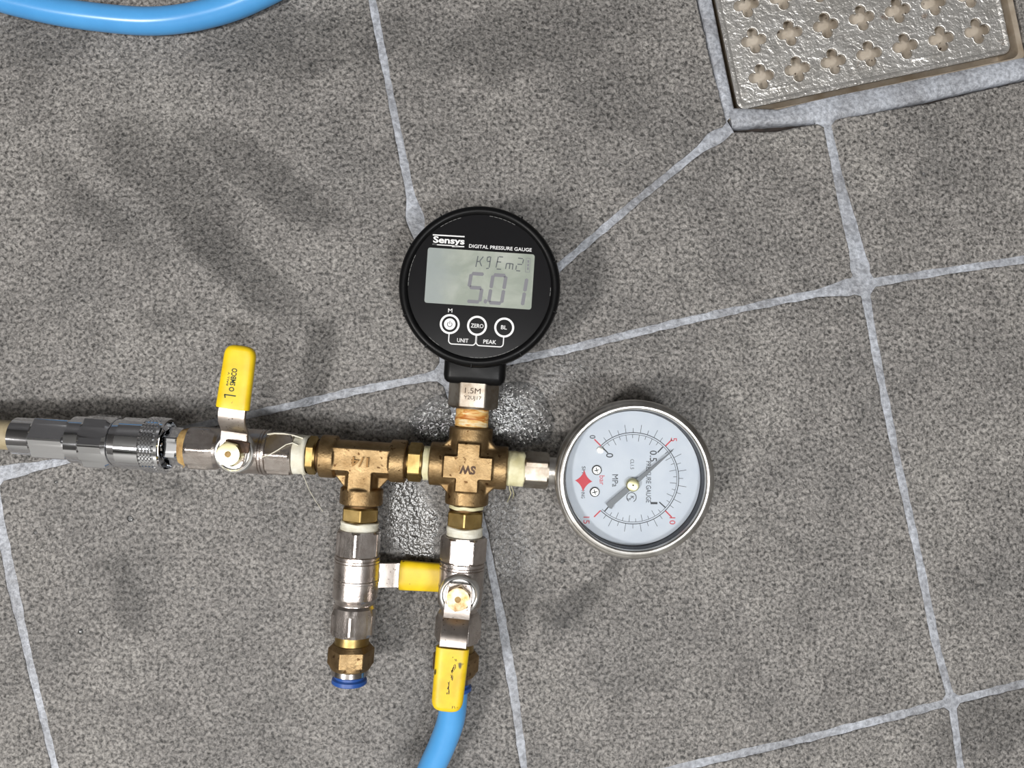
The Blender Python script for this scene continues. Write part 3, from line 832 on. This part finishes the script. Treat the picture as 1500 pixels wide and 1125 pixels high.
push_fitting(at(-45.3, -53.1 - VL), -ey, 'empty brass push-in hose fitting with blue ring', 78)
push_fitting(at(0, -53 - VL), -ey, 'brass push-in fitting holding the blue hose', 90)

# ---- digital pressure gauge
GZ = 18.0
dgo = at(0.2, 75.4)
hs = MB().lathe([(-18, 24), (-17.5, 29), (-15.5, 30.6), (3, 31.2), (8, 31.6)], 96, axis='Z')
hs.box(-13, 13, -40.3, -24, -11.5, 11, 3.2, 3)
digital = part('digital_pressure_gauge', hs.mesh('digital_pressure_gauge', 40), M_BLACK, dgo, ex, UP, 'round black digital pressure gauge reading 5.01')
bz = MB().lathe([(7.0, 31.4), (7.2, 33.0), (8.0, 33.4), (14.5, 33.4), (16.6, 33.0), (17.7, 32.2), (18.0, 31.2), (17.8, 30.3), (17.0, 29.6), (16.4, 29.4)], 128, axis='Z', cap=False)
sub('bezel', bz.mesh('bezel', 40), M_BLACK, digital)
for a in (122, 152, 205, 232, 268, 305, 345, 22, 62):
    Ma = Matrix.Rotation(math.radians(a), 4, 'Z')
    sub('bezel_rib', MB().box(31.2, 33.6, -.28, .28, 12.5, 17.75, .1, 1, M=Ma).mesh('bezel_rib'), M_BLACK, digital)
fc = MB().lathe([(14, 29.7), (16.5, 29.7)], 128, axis='Z')
sub('face_plate', fc.mesh('face_plate'), M_FACE, digital)
fr_ = MB()
for i in range(96):                                            # scuffed pale edge where the face meets the bezel
    a0 = 2 * math.pi * i / 96; a1 = 2 * math.pi * (i + .8) / 96
    if noise.noise(Vector((math.cos(a0) * 3.1, math.sin(a0) * 3.1, .5))) > .12:
        r = 29.25
        fr_.stroke([(r * math.cos(a0), r * math.sin(a0)), (r * math.cos(a1), r * math.sin(a1))], .16, 16.5, 16.55)
tag(sub('edge_scuffs', fr_.mesh('edge_scuffs'), simple('grey_scuff', srgb(120, 120, 118), .6), digital), kind='stuff')
KF = (CAM_H - AXZ - 16.6) / FPX                                  # mm per pixel at the face
def gl(u, v):
    """photo pixel -> gauge-local mm on the face"""
    p = P(u, v, AXZ + 16.6) - dgo
    return p.dot(ex), p.dot(ey)
TF = 16.56
lx, ly = gl(702.5, 408)
scr = MB().prism([(lx + p[0] * 1.0, ly + p[1] * 1.0) for p in [((22.0 - 1) * sx + math.cos(a) * 1.0 * 1, (11.35 - 1) * sy + math.sin(a)) for (sx, sy, a0) in ((1, 1, 0), (-1, 1, 90), (-1, -1, 180), (1, -1, 270)) for a in [math.radians(a0 + 18 * i) for i in range(6)]]], 16.3, TF)
sub('lcd_screen', scr.mesh('lcd_screen'), M_LCD, digital, 'grey-green liquid crystal screen')
def seg_poly(p0, p1, w_, cut=.5):
    a = Vector(p0); b = Vector(p1); d = (b - a).normalized(); n = Vector((-d.y, d.x)) * w_ / 2
    a2 = a + d * cut; b2 = b - d * cut
    return [a2 - d * w_ * .3, a2 + n, b2 + n, b2 + d * w_ * .3, b2 - n, a2 - n]
def digit(segs, u, v, wpx, hpx, name, dark=()):
    cx, cy = gl(u, v); W = wpx * KF / 2; H = hpx * KF / 2; sh = .10
    pt = lambda x, y: (cx + x * W + y * H * sh, cy + y * H)
    S = {'a': ((-1, 1), (1, 1)), 'b': ((1, 1), (1, 0)), 'c': ((1, 0), (1, -1)), 'd': ((-1, -1), (1, -1)), 'e': ((-1, 0), (-1, -1)), 'f': ((-1, 1), (-1, 0)), 'g': ((-1, 0), (1, 0))}
    m = MB()
    for s_ in segs:
        a, b_ = S[s_]; m.prism([tuple(q) for q in seg_poly(pt(*a), pt(*b_), 1.45, .55)], TF, TF + .05)
    sub(name, m.mesh(name, smooth=False), M_SEGD if dark else M_SEG, digital)
digit('afgcd', 696.5, 421.5, 19, 41, 'lcd_digit')
digit('abcdef', 728.5, 423.5, 19, 41, 'lcd_digit')
digit('bc', 759, 427, 19, 41, 'lcd_digit')
x, y = gl(711, 441.5); sub('lcd_point', MB().prism([(x + .75 * math.cos(i * .5236), y + .95 * math.sin(i * .5236)) for i in range(12)], TF, TF + .05).mesh('lcd_point'), M_SEG, digital)
un = MB()
def ustroke(pts, w_=.42): un.stroke([gl(*p) for p in pts], w_, TF, TF + .05)
for pts in ([(700.2, 375), (697, 391)], [(699, 383), (704, 383)], [(708, 376), (703, 382)], [(703, 384), (705.5, 390)],                                # k
            [(718, 376), (714, 377)], [(714, 377), (713.5, 382)], [(713.5, 383), (718, 383)], [(719, 376), (716.5, 392)], [(716, 393), (712, 393.5)],  # g
            [(730, 376), (726.5, 392)], [(731, 376), (737, 376.5)], [(728, 383.5), (734, 384)], [(727.5, 394), (734, 394.5)],                        # f over c
            [(742, 386), (740.5, 394)], [(742, 386), (747, 386)], [(747, 386.5), (746, 394)], [(747, 386), (752, 387)], [(751.5, 387), (750.5, 395)],  # m
            [(759, 378), (766, 379)], [(767, 380), (765.5, 386)], [(765, 387.5), (758, 387)], [(756.5, 389), (755.5, 395)], [(756, 396.5), (762, 397)]): ustroke(pts)
sub('lcd_unit', un.mesh('lcd_unit', smooth=False), M_SEGD, digital)
bt = MB()
for i in range(3):
    bx, by = gl(773.8 - i * .25, 383 + i * 5.2); bt.box(bx - .35, bx + .35, by - .55, by + .55, TF, TF + .05)
for p0, p1 in (((771, 378), (777, 378.5)), ((777, 378.5), (775.5, 399)), ((775.5, 399), (769.5, 398.5)), ((769.5, 398.5), (771, 378))): bt.stroke([gl(*p0), gl(*p1)], .18, TF, TF + .05)
sub('lcd_battery', bt.mesh('lcd_battery', smooth=False), M_SEG, digital)
def label_text(body, u, v, wpx, hpx, name, bold=.05, par=digital, lines=()):
    m = MB(); x, y = gl(u, v); put_text(m, body, x, y, TF + .03, width=wpx * KF, height=hpx * KF, bold=bold)
    for p0, p1, w_ in lines: m.stroke([gl(*p0), gl(*p1)], w_, TF - .03, TF + .03)
    return sub(name, m.mesh(name, smooth=False), M_WHITE, par)
# maker's word: slab serifs added under and over the stems
lt = label_text('Sensys', 657.5, 353.5, 46, 12.5, 'maker_lettering', .3, lines=(((634, 344), (680.5, 346.7), .5), ((633.5, 357.8), (640, 358.4), .45), ((662, 361), (680, 361.3), .45), ((633.5, 358), (672, 360.5), .4)))
label_text('DIGITAL PRESSURE GAUGE', 733, 363.2, 92, 5.2, 'title_lettering', .1)
label_text('M', 659.5, 454.8, 6.2, 5.6, 'lettering', .06)
label_text('ZERO', 699, 477.3, 18.5, 6.0, 'lettering', .1)
label_text('BL', 738.2, 479.5, 8.6, 5.8, 'lettering', .1)
label_text('UNIT', 677.8, 498.7, 16.5, 5.8, 'lettering', .1)
label_text('PEAK', 717.5, 500.8, 19, 5.8, 'lettering', .1)
def ring_geo(m, x, y, r0, r1, z0, z1, n=48):
    vs = []; fs = []
    for (r, z) in ((r0, z0), (r0, z1), (r1, z1), (r1, z0)):
        for i in range(n):
            a = 2 * math.pi * i / n; vs.append((x + r * math.cos(a), y + r * math.sin(a), z))
    for k in range(3):
        for i in range(n):
            j = (i + 1) % n; fs.append((k * n + i, k * n + j, (k + 1) * n + j, (k + 1) * n + i))
    m.add(vs, fs)
for k, (u, v) in enumerate(((658.8, 474.8), (698.8, 477.2), (738.6, 479.8))):
    m = MB(); x, y = gl(u, v); ring_geo(m, x, y, 3.25, 4.1, TF - .05, TF + .08)
    if k == 0: ring_geo(m, x, y, 0.02, 2.35, TF - .05, TF + .08)
    bo = sub('push_button', m.mesh('push_button'), M_WHITE, digital)
x, y = gl(658.8, 474.8); pw = MB()
pw.stroke([(x + .95 * math.cos(math.radians(a)), y - .1 + .95 * math.sin(math.radians(a))) for a in range(125, 416, 15)], .26, TF + .08, TF + .11)
pw.stroke([(x, y + .1), (x, y + 1.3)], .26, TF + .08, TF + .11)
sub('power_symbol', pw.mesh('power_symbol', smooth=False), M_INK, digital)
def bracket(u0, v0, u1, v1, dv, name):
    a = Vector(gl(u0, v0)); b_ = Vector(gl(u1, v1)); dn = dv * KF
    lo_a = a - Vector((0, dn)); lo_b = b_ - Vector((0, dn)); r = 1.4; pts = [a]
    for i in range(7):
        t_ = math.pi + math.pi / 2 * i / 6; pts.append(lo_a + Vector((r, r)) + Vector((math.cos(t_), math.sin(t_))) * r)
    for i in range(7):
        t_ = 1.5 * math.pi + math.pi / 2 * i / 6; pts.append(lo_b + Vector((-r, r)) + Vector((math.cos(t_), math.sin(t_))) * r)
    pts.append(b_)
    m = MB().stroke(pts, .42, TF - .03, TF + .04); sub(name, m.mesh(name, smooth=False), M_WHITE, digital)
bracket(657.8, 489, 697.3, 491.5, 14.5, 'bracket_line'); bracket(698.2, 491.5, 737.8, 494, 14.5, 'bracket_line')
# steel hexagon and rusty taped thread under it
sh = MB().lathe([(24.6, 9.0), (25.6, 10.97), (36, 10.97)], 72, af=19.0, ph=90)
hexs = part('steel_hexagon', sh.mesh('steel_hexagon', 12), M_STEELHEX, at(0, 0), ey, UP, 'stained steel hexagon stamped 1.5M under the digital gauge')
t = MB(); put_text(t, '1.5M', 32.4, 0, 9.53, height=2.3, width=6.6, rot=-90)
put_text(t, 'Y2UJ17', 29.3, -.1, 9.53, height=2.0, width=7.4, rot=-90, bold=.05)
sub('stamped_lettering', t.mesh('stamped_lettering', smooth=False), simple('brown_stamp', srgb(62, 42, 28), .7), hexs)
tape(16.4, 24.8, 7.3, at(0, 0), ey, M_TAPE_R, 6.6, taper=-.3)['label'] = 'rust-stained thread tape'
part('threaded_stem', MB().lathe([(14, 6.2), (26, 6.2)], 40).mesh('threaded_stem'), M_THREAD, at(0, 0), ey)

# ---- dial pressure gauge
ago = at(69.9, 0)
ca = MB().lathe([(-14.5, 26), (-14, 29.5), (-12.5, 31), (3.8, 31.2), (4.2, 31.6)], 112, axis='Z')
ca.lathe([(34.2 - 69.9, 6.0), (-30, 6.0)], 40)
dial_g = part('dial_pressure_gauge', ca.mesh('dial_pressure_gauge', 40), M_STEEL, ago, ex, UP, 'round steel pressure gauge with white dial, needle near 5')
bz = MB().lathe([(3.2, 31.3), (3.4, 32.8), (4.2, 33.2), (11.2, 33.25), (12.4, 32.95), (13.0, 32.4), (13.3, 31.8), (13.45, 31.5), (13.85, 31.2), (14.1, 30.6), (14.0, 29.9), (13.5, 29.4), (12.6, 29.15), (12.0, 29.1)], 144, axis='Z', cap=False)
sub('bezel', bz.mesh('bezel', 28), M_STEEL, dial_g)
gk = MB().lathe([(12.3, 29.2), (11.6, 28.9), (9.2, 28.7), (6.6, 28.6)], 128, axis='Z', cap=False)
sub('gasket', gk.mesh('gasket'), M_RUBBER, dial_g)
DZ = 7.0
dl = MB().lathe([(6.2, 28.4), (DZ, 28.4)], 128, axis='Z')
sub('dial_plate', dl.mesh('dial_plate'), M_DIAL, dial_g, 'white dial plate')
# scale: dial "up" is +x of the part, dial "right" is -y
dp = lambda r, a: (r * math.cos(math.radians(a + 3.6)), r * math.sin(math.radians(a + 3.6)))   # a = degrees counter-clockwise from dial up
sk = MB()
for R_, w_ in ((19.3, .32), (18.5, .2)):
    sk.stroke([dp(R_, a) for a in range(-135, 136, 3)], w_, DZ, DZ + .03)
for i in range(31):                                            # bar scale, outside
    a = 135 - 9 * i; big = i % 2 == 0
    if i % 10 == 0: sub('red_scale_mark', MB().stroke([dp(19.4, a), dp(23.2, a)], .55, DZ, DZ + .04).mesh('red_scale_mark', smooth=False), M_RED, dial_g)
    else: sk.stroke([dp(19.4, a), dp(22.8 if big else 21.2, a)], .2, DZ, DZ + .03)
for i in range(31):                                            # MPa scale, inside
    a = 135 - 8.85 * i; big = i % 2 == 0
    if i % 10 == 0: sk.stroke([dp(15.0, a), dp(18.5, a)], .5, DZ, DZ + .03)
    else: sk.stroke([dp(15.7 if big else 17.0, a), dp(18.5, a)], .2, DZ, DZ + .03)
tag(sub('scale_marks', sk.mesh('scale_marks', smooth=False), M_INK, dial_g), kind='stuff')
def dial_text(body, up, right, w_, h_, mat, name, rot=0, bold=.05):
    m = MB(); put_text(m, body, up, -right, DZ + .04, width=w_, height=h_, rot=-86.4 + rot, bold=bold)
    return sub(name, m.mesh(name, smooth=False), mat, dial_g)
def dl_px(u, v):
    p = P(u, v, AXZ + DZ) - ago; return p.dot(ex), -p.dot(ey)
for body, u, v, w_, h_, mat in (('0', 868, 640, 1.5, 2.4, M_INK), ('5', 987, 644, 1.5, 2.6, M_RED), ('10', 985, 763, 3.0, 2.5, M_RED), ('15', 859, 762, 3.0, 2.6, M_RED),
                                ('0', 893, 667, 1.9, 3.0, M_INK), ('0.5', 957, 668, 4.6, 3.0, M_INK), ('1', 958, 737, .9, 2.9, M_INK)):
    up, rt = dl_px(u, v); dial_text(body, up, rt, w_, h_, mat, 'scale_number')
up, rt = dl_px(950, 706); dial_text('PRESSURE GAUGE', up, rt, 17.5, 2.1, M_INK, 'dial_title')
up, rt = dl_px(926, 680); dial_text('CL1.5', up, rt, 4.2, 1.5, M_INK, 'accuracy_class', bold=0)
up, rt = dl_px(901, 704); dial_text('MPa', up, rt, 5.2, 2.5, M_INK, 'unit_lettering', bold=0)
up, rt = dl_px(882, 703.5); dial_text('bar', up, rt, 4.0, 2.2, M_RED, 'unit_lettering', bold=0)
up, rt = dl_px(855, 688); dial_text('SH', up, rt, 2.9, 1.5, M_INK, 'maker_lettering')
up, rt = dl_px(854, 724); dial_text('HNG', up, rt, 3.4, 1.5, M_INK, 'maker_lettering')
su, srt = dl_px(855, 704.5)
star = []
for q in range(4):
    a0 = math.radians(90 * q); R_ = 3.7 if q % 2 == 0 else 4.6
    tip = Vector((math.cos(a0), math.sin(a0))) * R_
    a1 = math.radians(90 * (q + 1)); R1 = 3.7 if (q + 1) % 2 == 0 else 4.6
    tip1 = Vector((math.cos(a1), math.sin(a1))) * R1
    mid = (tip + tip1) * .27
    for i in range(8):
        f = i / 8; p = tip * (1 - f) ** 2 + mid * 2 * f * (1 - f) + tip1 * f * f
        star.append((su + p.x, -srt + p.y))
sub('red_star', MB().prism(star, DZ, DZ + .05).mesh('red_star', smooth=False), M_RED, dial_g)
ku, kr = dl_px(925, 728.5); kk = MB()
kk.stroke([(ku + 2.0 * math.cos(math.radians(a)), -kr + 2.0 * math.sin(math.radians(a))) for a in range(-60, 241, 10)], .3, DZ, DZ + .04)
put_text(kk, 'K', ku + .3, -kr - .1, DZ + .04, height=1.5, rot=-90, bold=.2); put_text(kk, 'S', ku - 1.1, -kr - .9, DZ + .045, height=1.4, rot=-90, bold=.2)
sub('certification_mark', kk.mesh('certification_mark', smooth=False), M_INK, dial_g)
for (u, v) in ((874, 688.5), (871, 720.5)):
    up, rt = dl_px(u, v); m = MB()
    m.lathe([(DZ, 2.1), (DZ + .5, 2.1), (DZ + .9, 1.6)], 28, axis='Z', M=Matrix.Translation((up, -rt, 0)))
    so = sub('dial_screw', m.mesh('dial_screw'), M_STEEL, dial_g)
    m = MB()
    for a in (20, 110): m.box(-1.2, 1.2, -.22, .22, DZ + .88, DZ + .93, M=Matrix.Translation((up, -rt, 0)) @ Matrix.Rotation(math.radians(a), 4, 'Z'))
    sub('screw_slot', m.mesh('screw_slot', smooth=False), M_INK, dial_g)
up, rt = dl_px(879, 659)
sub('stop_pin', MB().lathe([(DZ, 1.5), (DZ + .8, 1.4), (DZ + .9, .8)], 24, axis='Z', M=Matrix.Translation((up, -rt, 0))).mesh('stop_pin'), M_STEEL, dial_g)
_p = P(927, 710.5, AXZ + DZ + 2) - ago; HT = Matrix.Translation((_p.dot(ex), _p.dot(ey), 0))
nd = MB(); RN = HT @ Matrix.Rotation(math.radians(44.6), 4, 'Z')
nd.prism([(-13.8, -1.1), (-13.2, -1.9), (-11.6, -1.2), (-2, -1.15), (2, -.95), (14, -.45), (22.2, -.16), (22.2, .16), (14, .45), (2, .95), (-2, 1.15), (-13.8, 1.3)], DZ + 1.4, DZ + 1.8, M=RN)
sub('needle', nd.mesh('needle', smooth=False), M_NEEDLE, dial_g, 'grey pointer needle')
hb = MB().lathe([(DZ + .2, 2.8), (DZ + 2.4, 2.8), (DZ + 2.9, 2.4), (DZ + 3.1, 1.6)], 40, axis='Z', M=HT); sub('needle_hub', hb.mesh('needle_hub'), M_NUT_PALE, dial_g)
pn = MB().lathe([(DZ + 3.0, .45), (DZ + 3.25, .4)], 16, axis='Z', M=HT); sub('needle_pin', pn.mesh('needle_pin'), M_INK, dial_g)
gs = MB().lathe([(11.4, 29.0), (12.0, 29.0)], 96, axis='Z'); sub('glass', gs.mesh('glass'), M_GLASS, dial_g)
# small hex and tape between cross and dial gauge
gh = MB().lathe([(23.8, 7.1), (24.6, 8.1), (33.6, 8.1), (34.4, 7.1)], 72, af=14.0, ph=90)
part('steel_nut', gh.mesh('steel_nut', 12), M_STEELHEX, at(0, 0), ex, UP, 'steel nut between the cross and the dial gauge')
tpy = tape(16.4, 24.2, 7.5, at(0, 0), ex, M_TAPE_Y, 8.8); tpy['label'] = 'yellowed thread tape'
sub('loose_strand', MB().tube([(18, -7.3, -2), (18.2, -9.5, -5), (19.0, -12, -10), (18.4, -15, -16), (17.6, -18, -22.6)], .22, 6).mesh('loose_strand', 80), M_TAPE_Y, tpy)
sub('loose_strand', MB().tube([(18.6, -7.3, -1), (19.4, -9.5, -6), (20.4, -13, -14), (20.0, -16, -22)], .18, 6).mesh('loose_strand', 80), M_TAPE_Y, tpy)
# plug that enters the quick coupler
pg = MB().lathe([(-156, 5.2), (-131.5, 5.2), (-131.2, 6.4), (-129.9, 6.4)], 48)
plug = part('coupler_plug', pg.mesh('coupler_plug'), M_CHROME, at(0, 0), ex, UP, 'chrome plug entering the quick coupler')
sub('hexagon', MB().lathe([(-130.2, 7.0), (-129.4, 8.3), (-124.2, 8.3), (-123.4, 7.4)], 72, af=14.4, ph=90).mesh('hexagon', 12), M_CHROME, plug)
tpb = tape(-123.8, -119.6, 7.6, at(0, 0), ex, M_HEMP, 4.4, name='thread_sealant', taper=.9)
sub('loose_strand', MB().tube([(-121.5, -6, -4), (-123, -8, -2), (-124.5, -9.5, -4), (-126, -9.8, -7)], .2, 6).mesh('loose_strand', 80), M_HEMP, tpb)

def catmull(pts, k=10):
    p = [Vector(q) for q in pts]; p = [p[0] * 2 - p[1]] + p + [p[-1] * 2 - p[-2]]; out = []
    for i in range(1, len(p) - 2):
        for j in range(k):
            t_ = j / k
            out.append(.5 * ((2 * p[i]) + (-p[i - 1] + p[i + 1]) * t_ + (2 * p[i - 1] - 5 * p[i] + 4 * p[i + 1] - p[i + 2]) * t_ ** 2 + (-p[i - 1] + 3 * p[i] - 3 * p[i + 1] + p[i + 2]) * t_ ** 3))
    out.append(p[-2]); return out
# ------------------------------------------------------------------ quick coupler (a thing of its own, plugged on)
ql = at(-165, 0); qbase = Vector((ql.x, ql.y, AXZ - 12.6))
qc = empty('quick_coupler', qbase)
tag(qc, 'chrome hose quick coupler with knurled sleeve at the end of the manifold', 'hose coupler')
def qpart(name, mb_, mat, sharp=12, par=None):
    o = obj(name, mb_.mesh(name, sharp), mat, par or qc)
    if par is None: o.matrix_local = frame(at(0, 0) - qbase, ex, UP)
    return o
qpart('locking_sleeve', MB().lathe([(-152, 9.6), (-151.9, 10.0), (-148.6, 10.3), (-148.4, 11.1), (-138.6, 11.2), (-138.4, 11.4)], 72), M_CHROME)
kn = MB(); n = 128; rows = 10; vs = []; fs = []
for k in range(rows + 1):
    for i in range(n):
        th = 2 * math.pi * i / n
        d_ = abs(((i / n * 42 + k * .5) % 1) - .5) + abs(((i / n * 42 - k * .5) % 1) - .5)
        r = 11.6 + .75 * (d_ - .3)
        if k in (0, rows): r = 11.5
        vs.append((-138.4 + 7.0 * k / rows, r * math.cos(th), r * math.sin(th)))
for k in range(rows):
    for i in range(n):
        j = (i + 1) % n; fs.append((k * n + i, k * n + j, (k + 1) * n + j, (k + 1) * n + i))
kn.add(vs, fs)
qpart('knurled_band', kn, M_CHROME, 15)
qpart('sleeve_lip', MB().lathe([(-131.5, 11.5), (-131.2, 12.0), (-130.0, 11.9), (-129.5, 11.3), (-129.7, 10.2), (-133, 9.4), (-134, 5.3)], 72, cap=False), M_CHROME)
qpart('body_hexagon', MB().lathe([(-170.0, 10.1), (-164.2, 10.2), (-164.0, 10.8), (-163.0, 12.4), (-153.6, 12.4), (-152.2, 10.6), (-152, 10.2)], 72, af=21.4, ph=65), M_CHROME)
qpart('ferrule_nut', MB().lathe([(-186.2, 8.2), (-185.4, 9.8), (-171.4, 9.8), (-170.6, 8.6), (-170.4, 9.4), (-169.6, 9.6)], 72, af=16.9, ph=60), M_CHROME)
qpart('tail_sleeve', MB().lathe([(-196, 7.2), (-195.4, 7.9), (-186.4, 8.1), (-186, 8.2)], 56), M_CHROME)
hz = [at(-194, 0), at(-203, 0), at(-215, .5, -2), at(-232, 1, -9), at(-255, 3, -15.5), at(-290, 8, -17.3), at(-350, 20, -17.3), at(-450, 60, -17.3), at(-560, 130, -17.3)]
tag(obj('braided_hose', MB().tube(catmull(hz), 6.4, 20).mesh('braided_hose', 60), simple('beige_hose', srgb(176, 162, 132), .55, 0, var=srgb(148, 134, 104), vscale=200)), 'beige hose entering the chrome quick coupler at the picture edge', 'hose')

# ------------------------------------------------------------------ blue hoses
top = [P(-620, -800, 6.6), P(-420, -420, 6.6), P(-260, -190, 6.6), P(-130, -70, 6.5), P(-30, -14, 6.4), P(60, 12, 6.3), P(140, 25, 6.3), P(225, 31, 6.3), P(300, 21, 6.3), P(370, -3, 6.3), P(450, -50, 6.4), P(560, -150, 6.4), P(760, -420, 6.4), P(860, -800, 6.4)]
tag(obj('blue_hose', MB().tube(catmull(top), 6.1, 28).mesh('blue_hose', 60), M_BLUE), 'bright blue plastic hose curving across the tiles at the top', 'hose')
p0 = at(0, -53 - VL - 9)
bot = [p0, p0 - ey * 12 + Vector((0, 0, -.1)), P(661, 1052, 22.5), P(648, 1090, 20), P(630, 1130, 16), P(606, 1190, 11), P(570, 1290, 7), P(520, 1420, 6.4), P(440, 1600, 6.4), P(260, 1950, 6.4), P(60, 2300, 6.4)]
tag(obj('blue_hose', MB().tube(catmull(bot), 6.0, 28).mesh('blue_hose', 60), M_BLUE), 'bright blue plastic hose pushed into the brass fitting below the cross', 'hose')

# ------------------------------------------------------------------ water lying on the floor
def puddle(outline, h, name, mat, mesh=True):
    c = Vector((sum(p[0] for p in outline) / len(outline), sum(p[1] for p in outline) / len(outline)))
    ol = []
    n = len(outline)
    for i in range(n):                       # smooth closed outline
        p = [Vector(outline[(i + k) % n]) for k in (-1, 0, 1, 2)]
        for j in range(6):
            t_ = j / 6
            ol.append(.5 * ((2 * p[1]) + (-p[0] + p[2]) * t_ + (2 * p[0] - 5 * p[1] + 4 * p[2] - p[3]) * t_ ** 2 + (-p[0] + 3 * p[1] - 3 * p[2] + p[3]) * t_ ** 3))
    vs = []; fs = []; m = len(ol)
    lv = [(1, 0.02), (.985, .35), (.96, .62), (.92, .82), (.85, .95), (.7, 1.0), (.4, 1.0), (.1, 1.0)]
    for (s_, z) in lv:
        for q in ol:
            w_ = P(*(c + (q - c) * s_)); w_.z = .1 + h * z; vs.append(w_)
    for k in range(len(lv) - 1):
        for i in range(m):
            j = (i + 1) % m; fs.append((k * m + i, k * m + j, (k + 1) * m + j, (k + 1) * m + i))
    fs.append(tuple(range((len(lv) - 1) * m, len(lv) * m)))
    return obj(name, make_mesh(name, vs, fs, 60), mat)
pud = puddle([(598, 612), (622, 588), (655, 575), (700, 568), (742, 560), (778, 562), (800, 585), (812, 622), (800, 646), (770, 655), (735, 664), (690, 668), (640, 660), (610, 640)], .45, 'water_puddle', M_WATER)
tag(pud, 'shallow water puddle glinting under the digital gauge stem', 'puddle')
dm = MB().lathe([(0, 1.0), (.3, .95), (.5, .75), (.62, .4), (.65, .1)], 14, axis='Z').mesh('water_droplet', 80)
spots = [
    (118, 925, 1.3, 'water droplet on the tile just right of the left-hand grout line'),
    (191, 760, 1.6, 'largest lone water droplet on the tile below the chrome coupler'),
    (82, 706, 1.0, 'water droplet on the tile close under the tail of the chrome coupler'),
    (52, 780, 1.0, 'water droplet on the tile at the upper end of the left-hand grout line'),
    (345, 722, .8, 'small water droplet on the tile below the ball valve next to the coupler'),
    (282, 862, .9, 'small water droplet midway between the left-hand grout line and the empty brass fitting'),
    (1297, 183, 1.1, 'larger water droplet on the tile in front of the drain, nearest the grout band'),
    (1278, 196, .8, 'small water droplet on the tile in front of the drain, left of the larger one'),
    (1353, 255, .9, 'lone water droplet on the tile right of the joint leading to the drain'),
    (1178, 208, .7, 'tiny water droplet on the tile left of the joint leading to the drain'),
    (824, 822, 1.2, 'water droplet on the tile at the lower left rim of the dial gauge'),
    (845, 1100, 1.1, 'water droplet on the tile right of the grout line near the bottom edge')]
for (u, v, r, lb) in spots:
    d = obj('water_droplet', dm, M_DROP); d.location = P(u, v, .1) * MM; d.scale = (r, r * .85, r); d.rotation_euler.z = u
    tag(d, lb, 'droplet', 'water droplets scattered on the tiles')
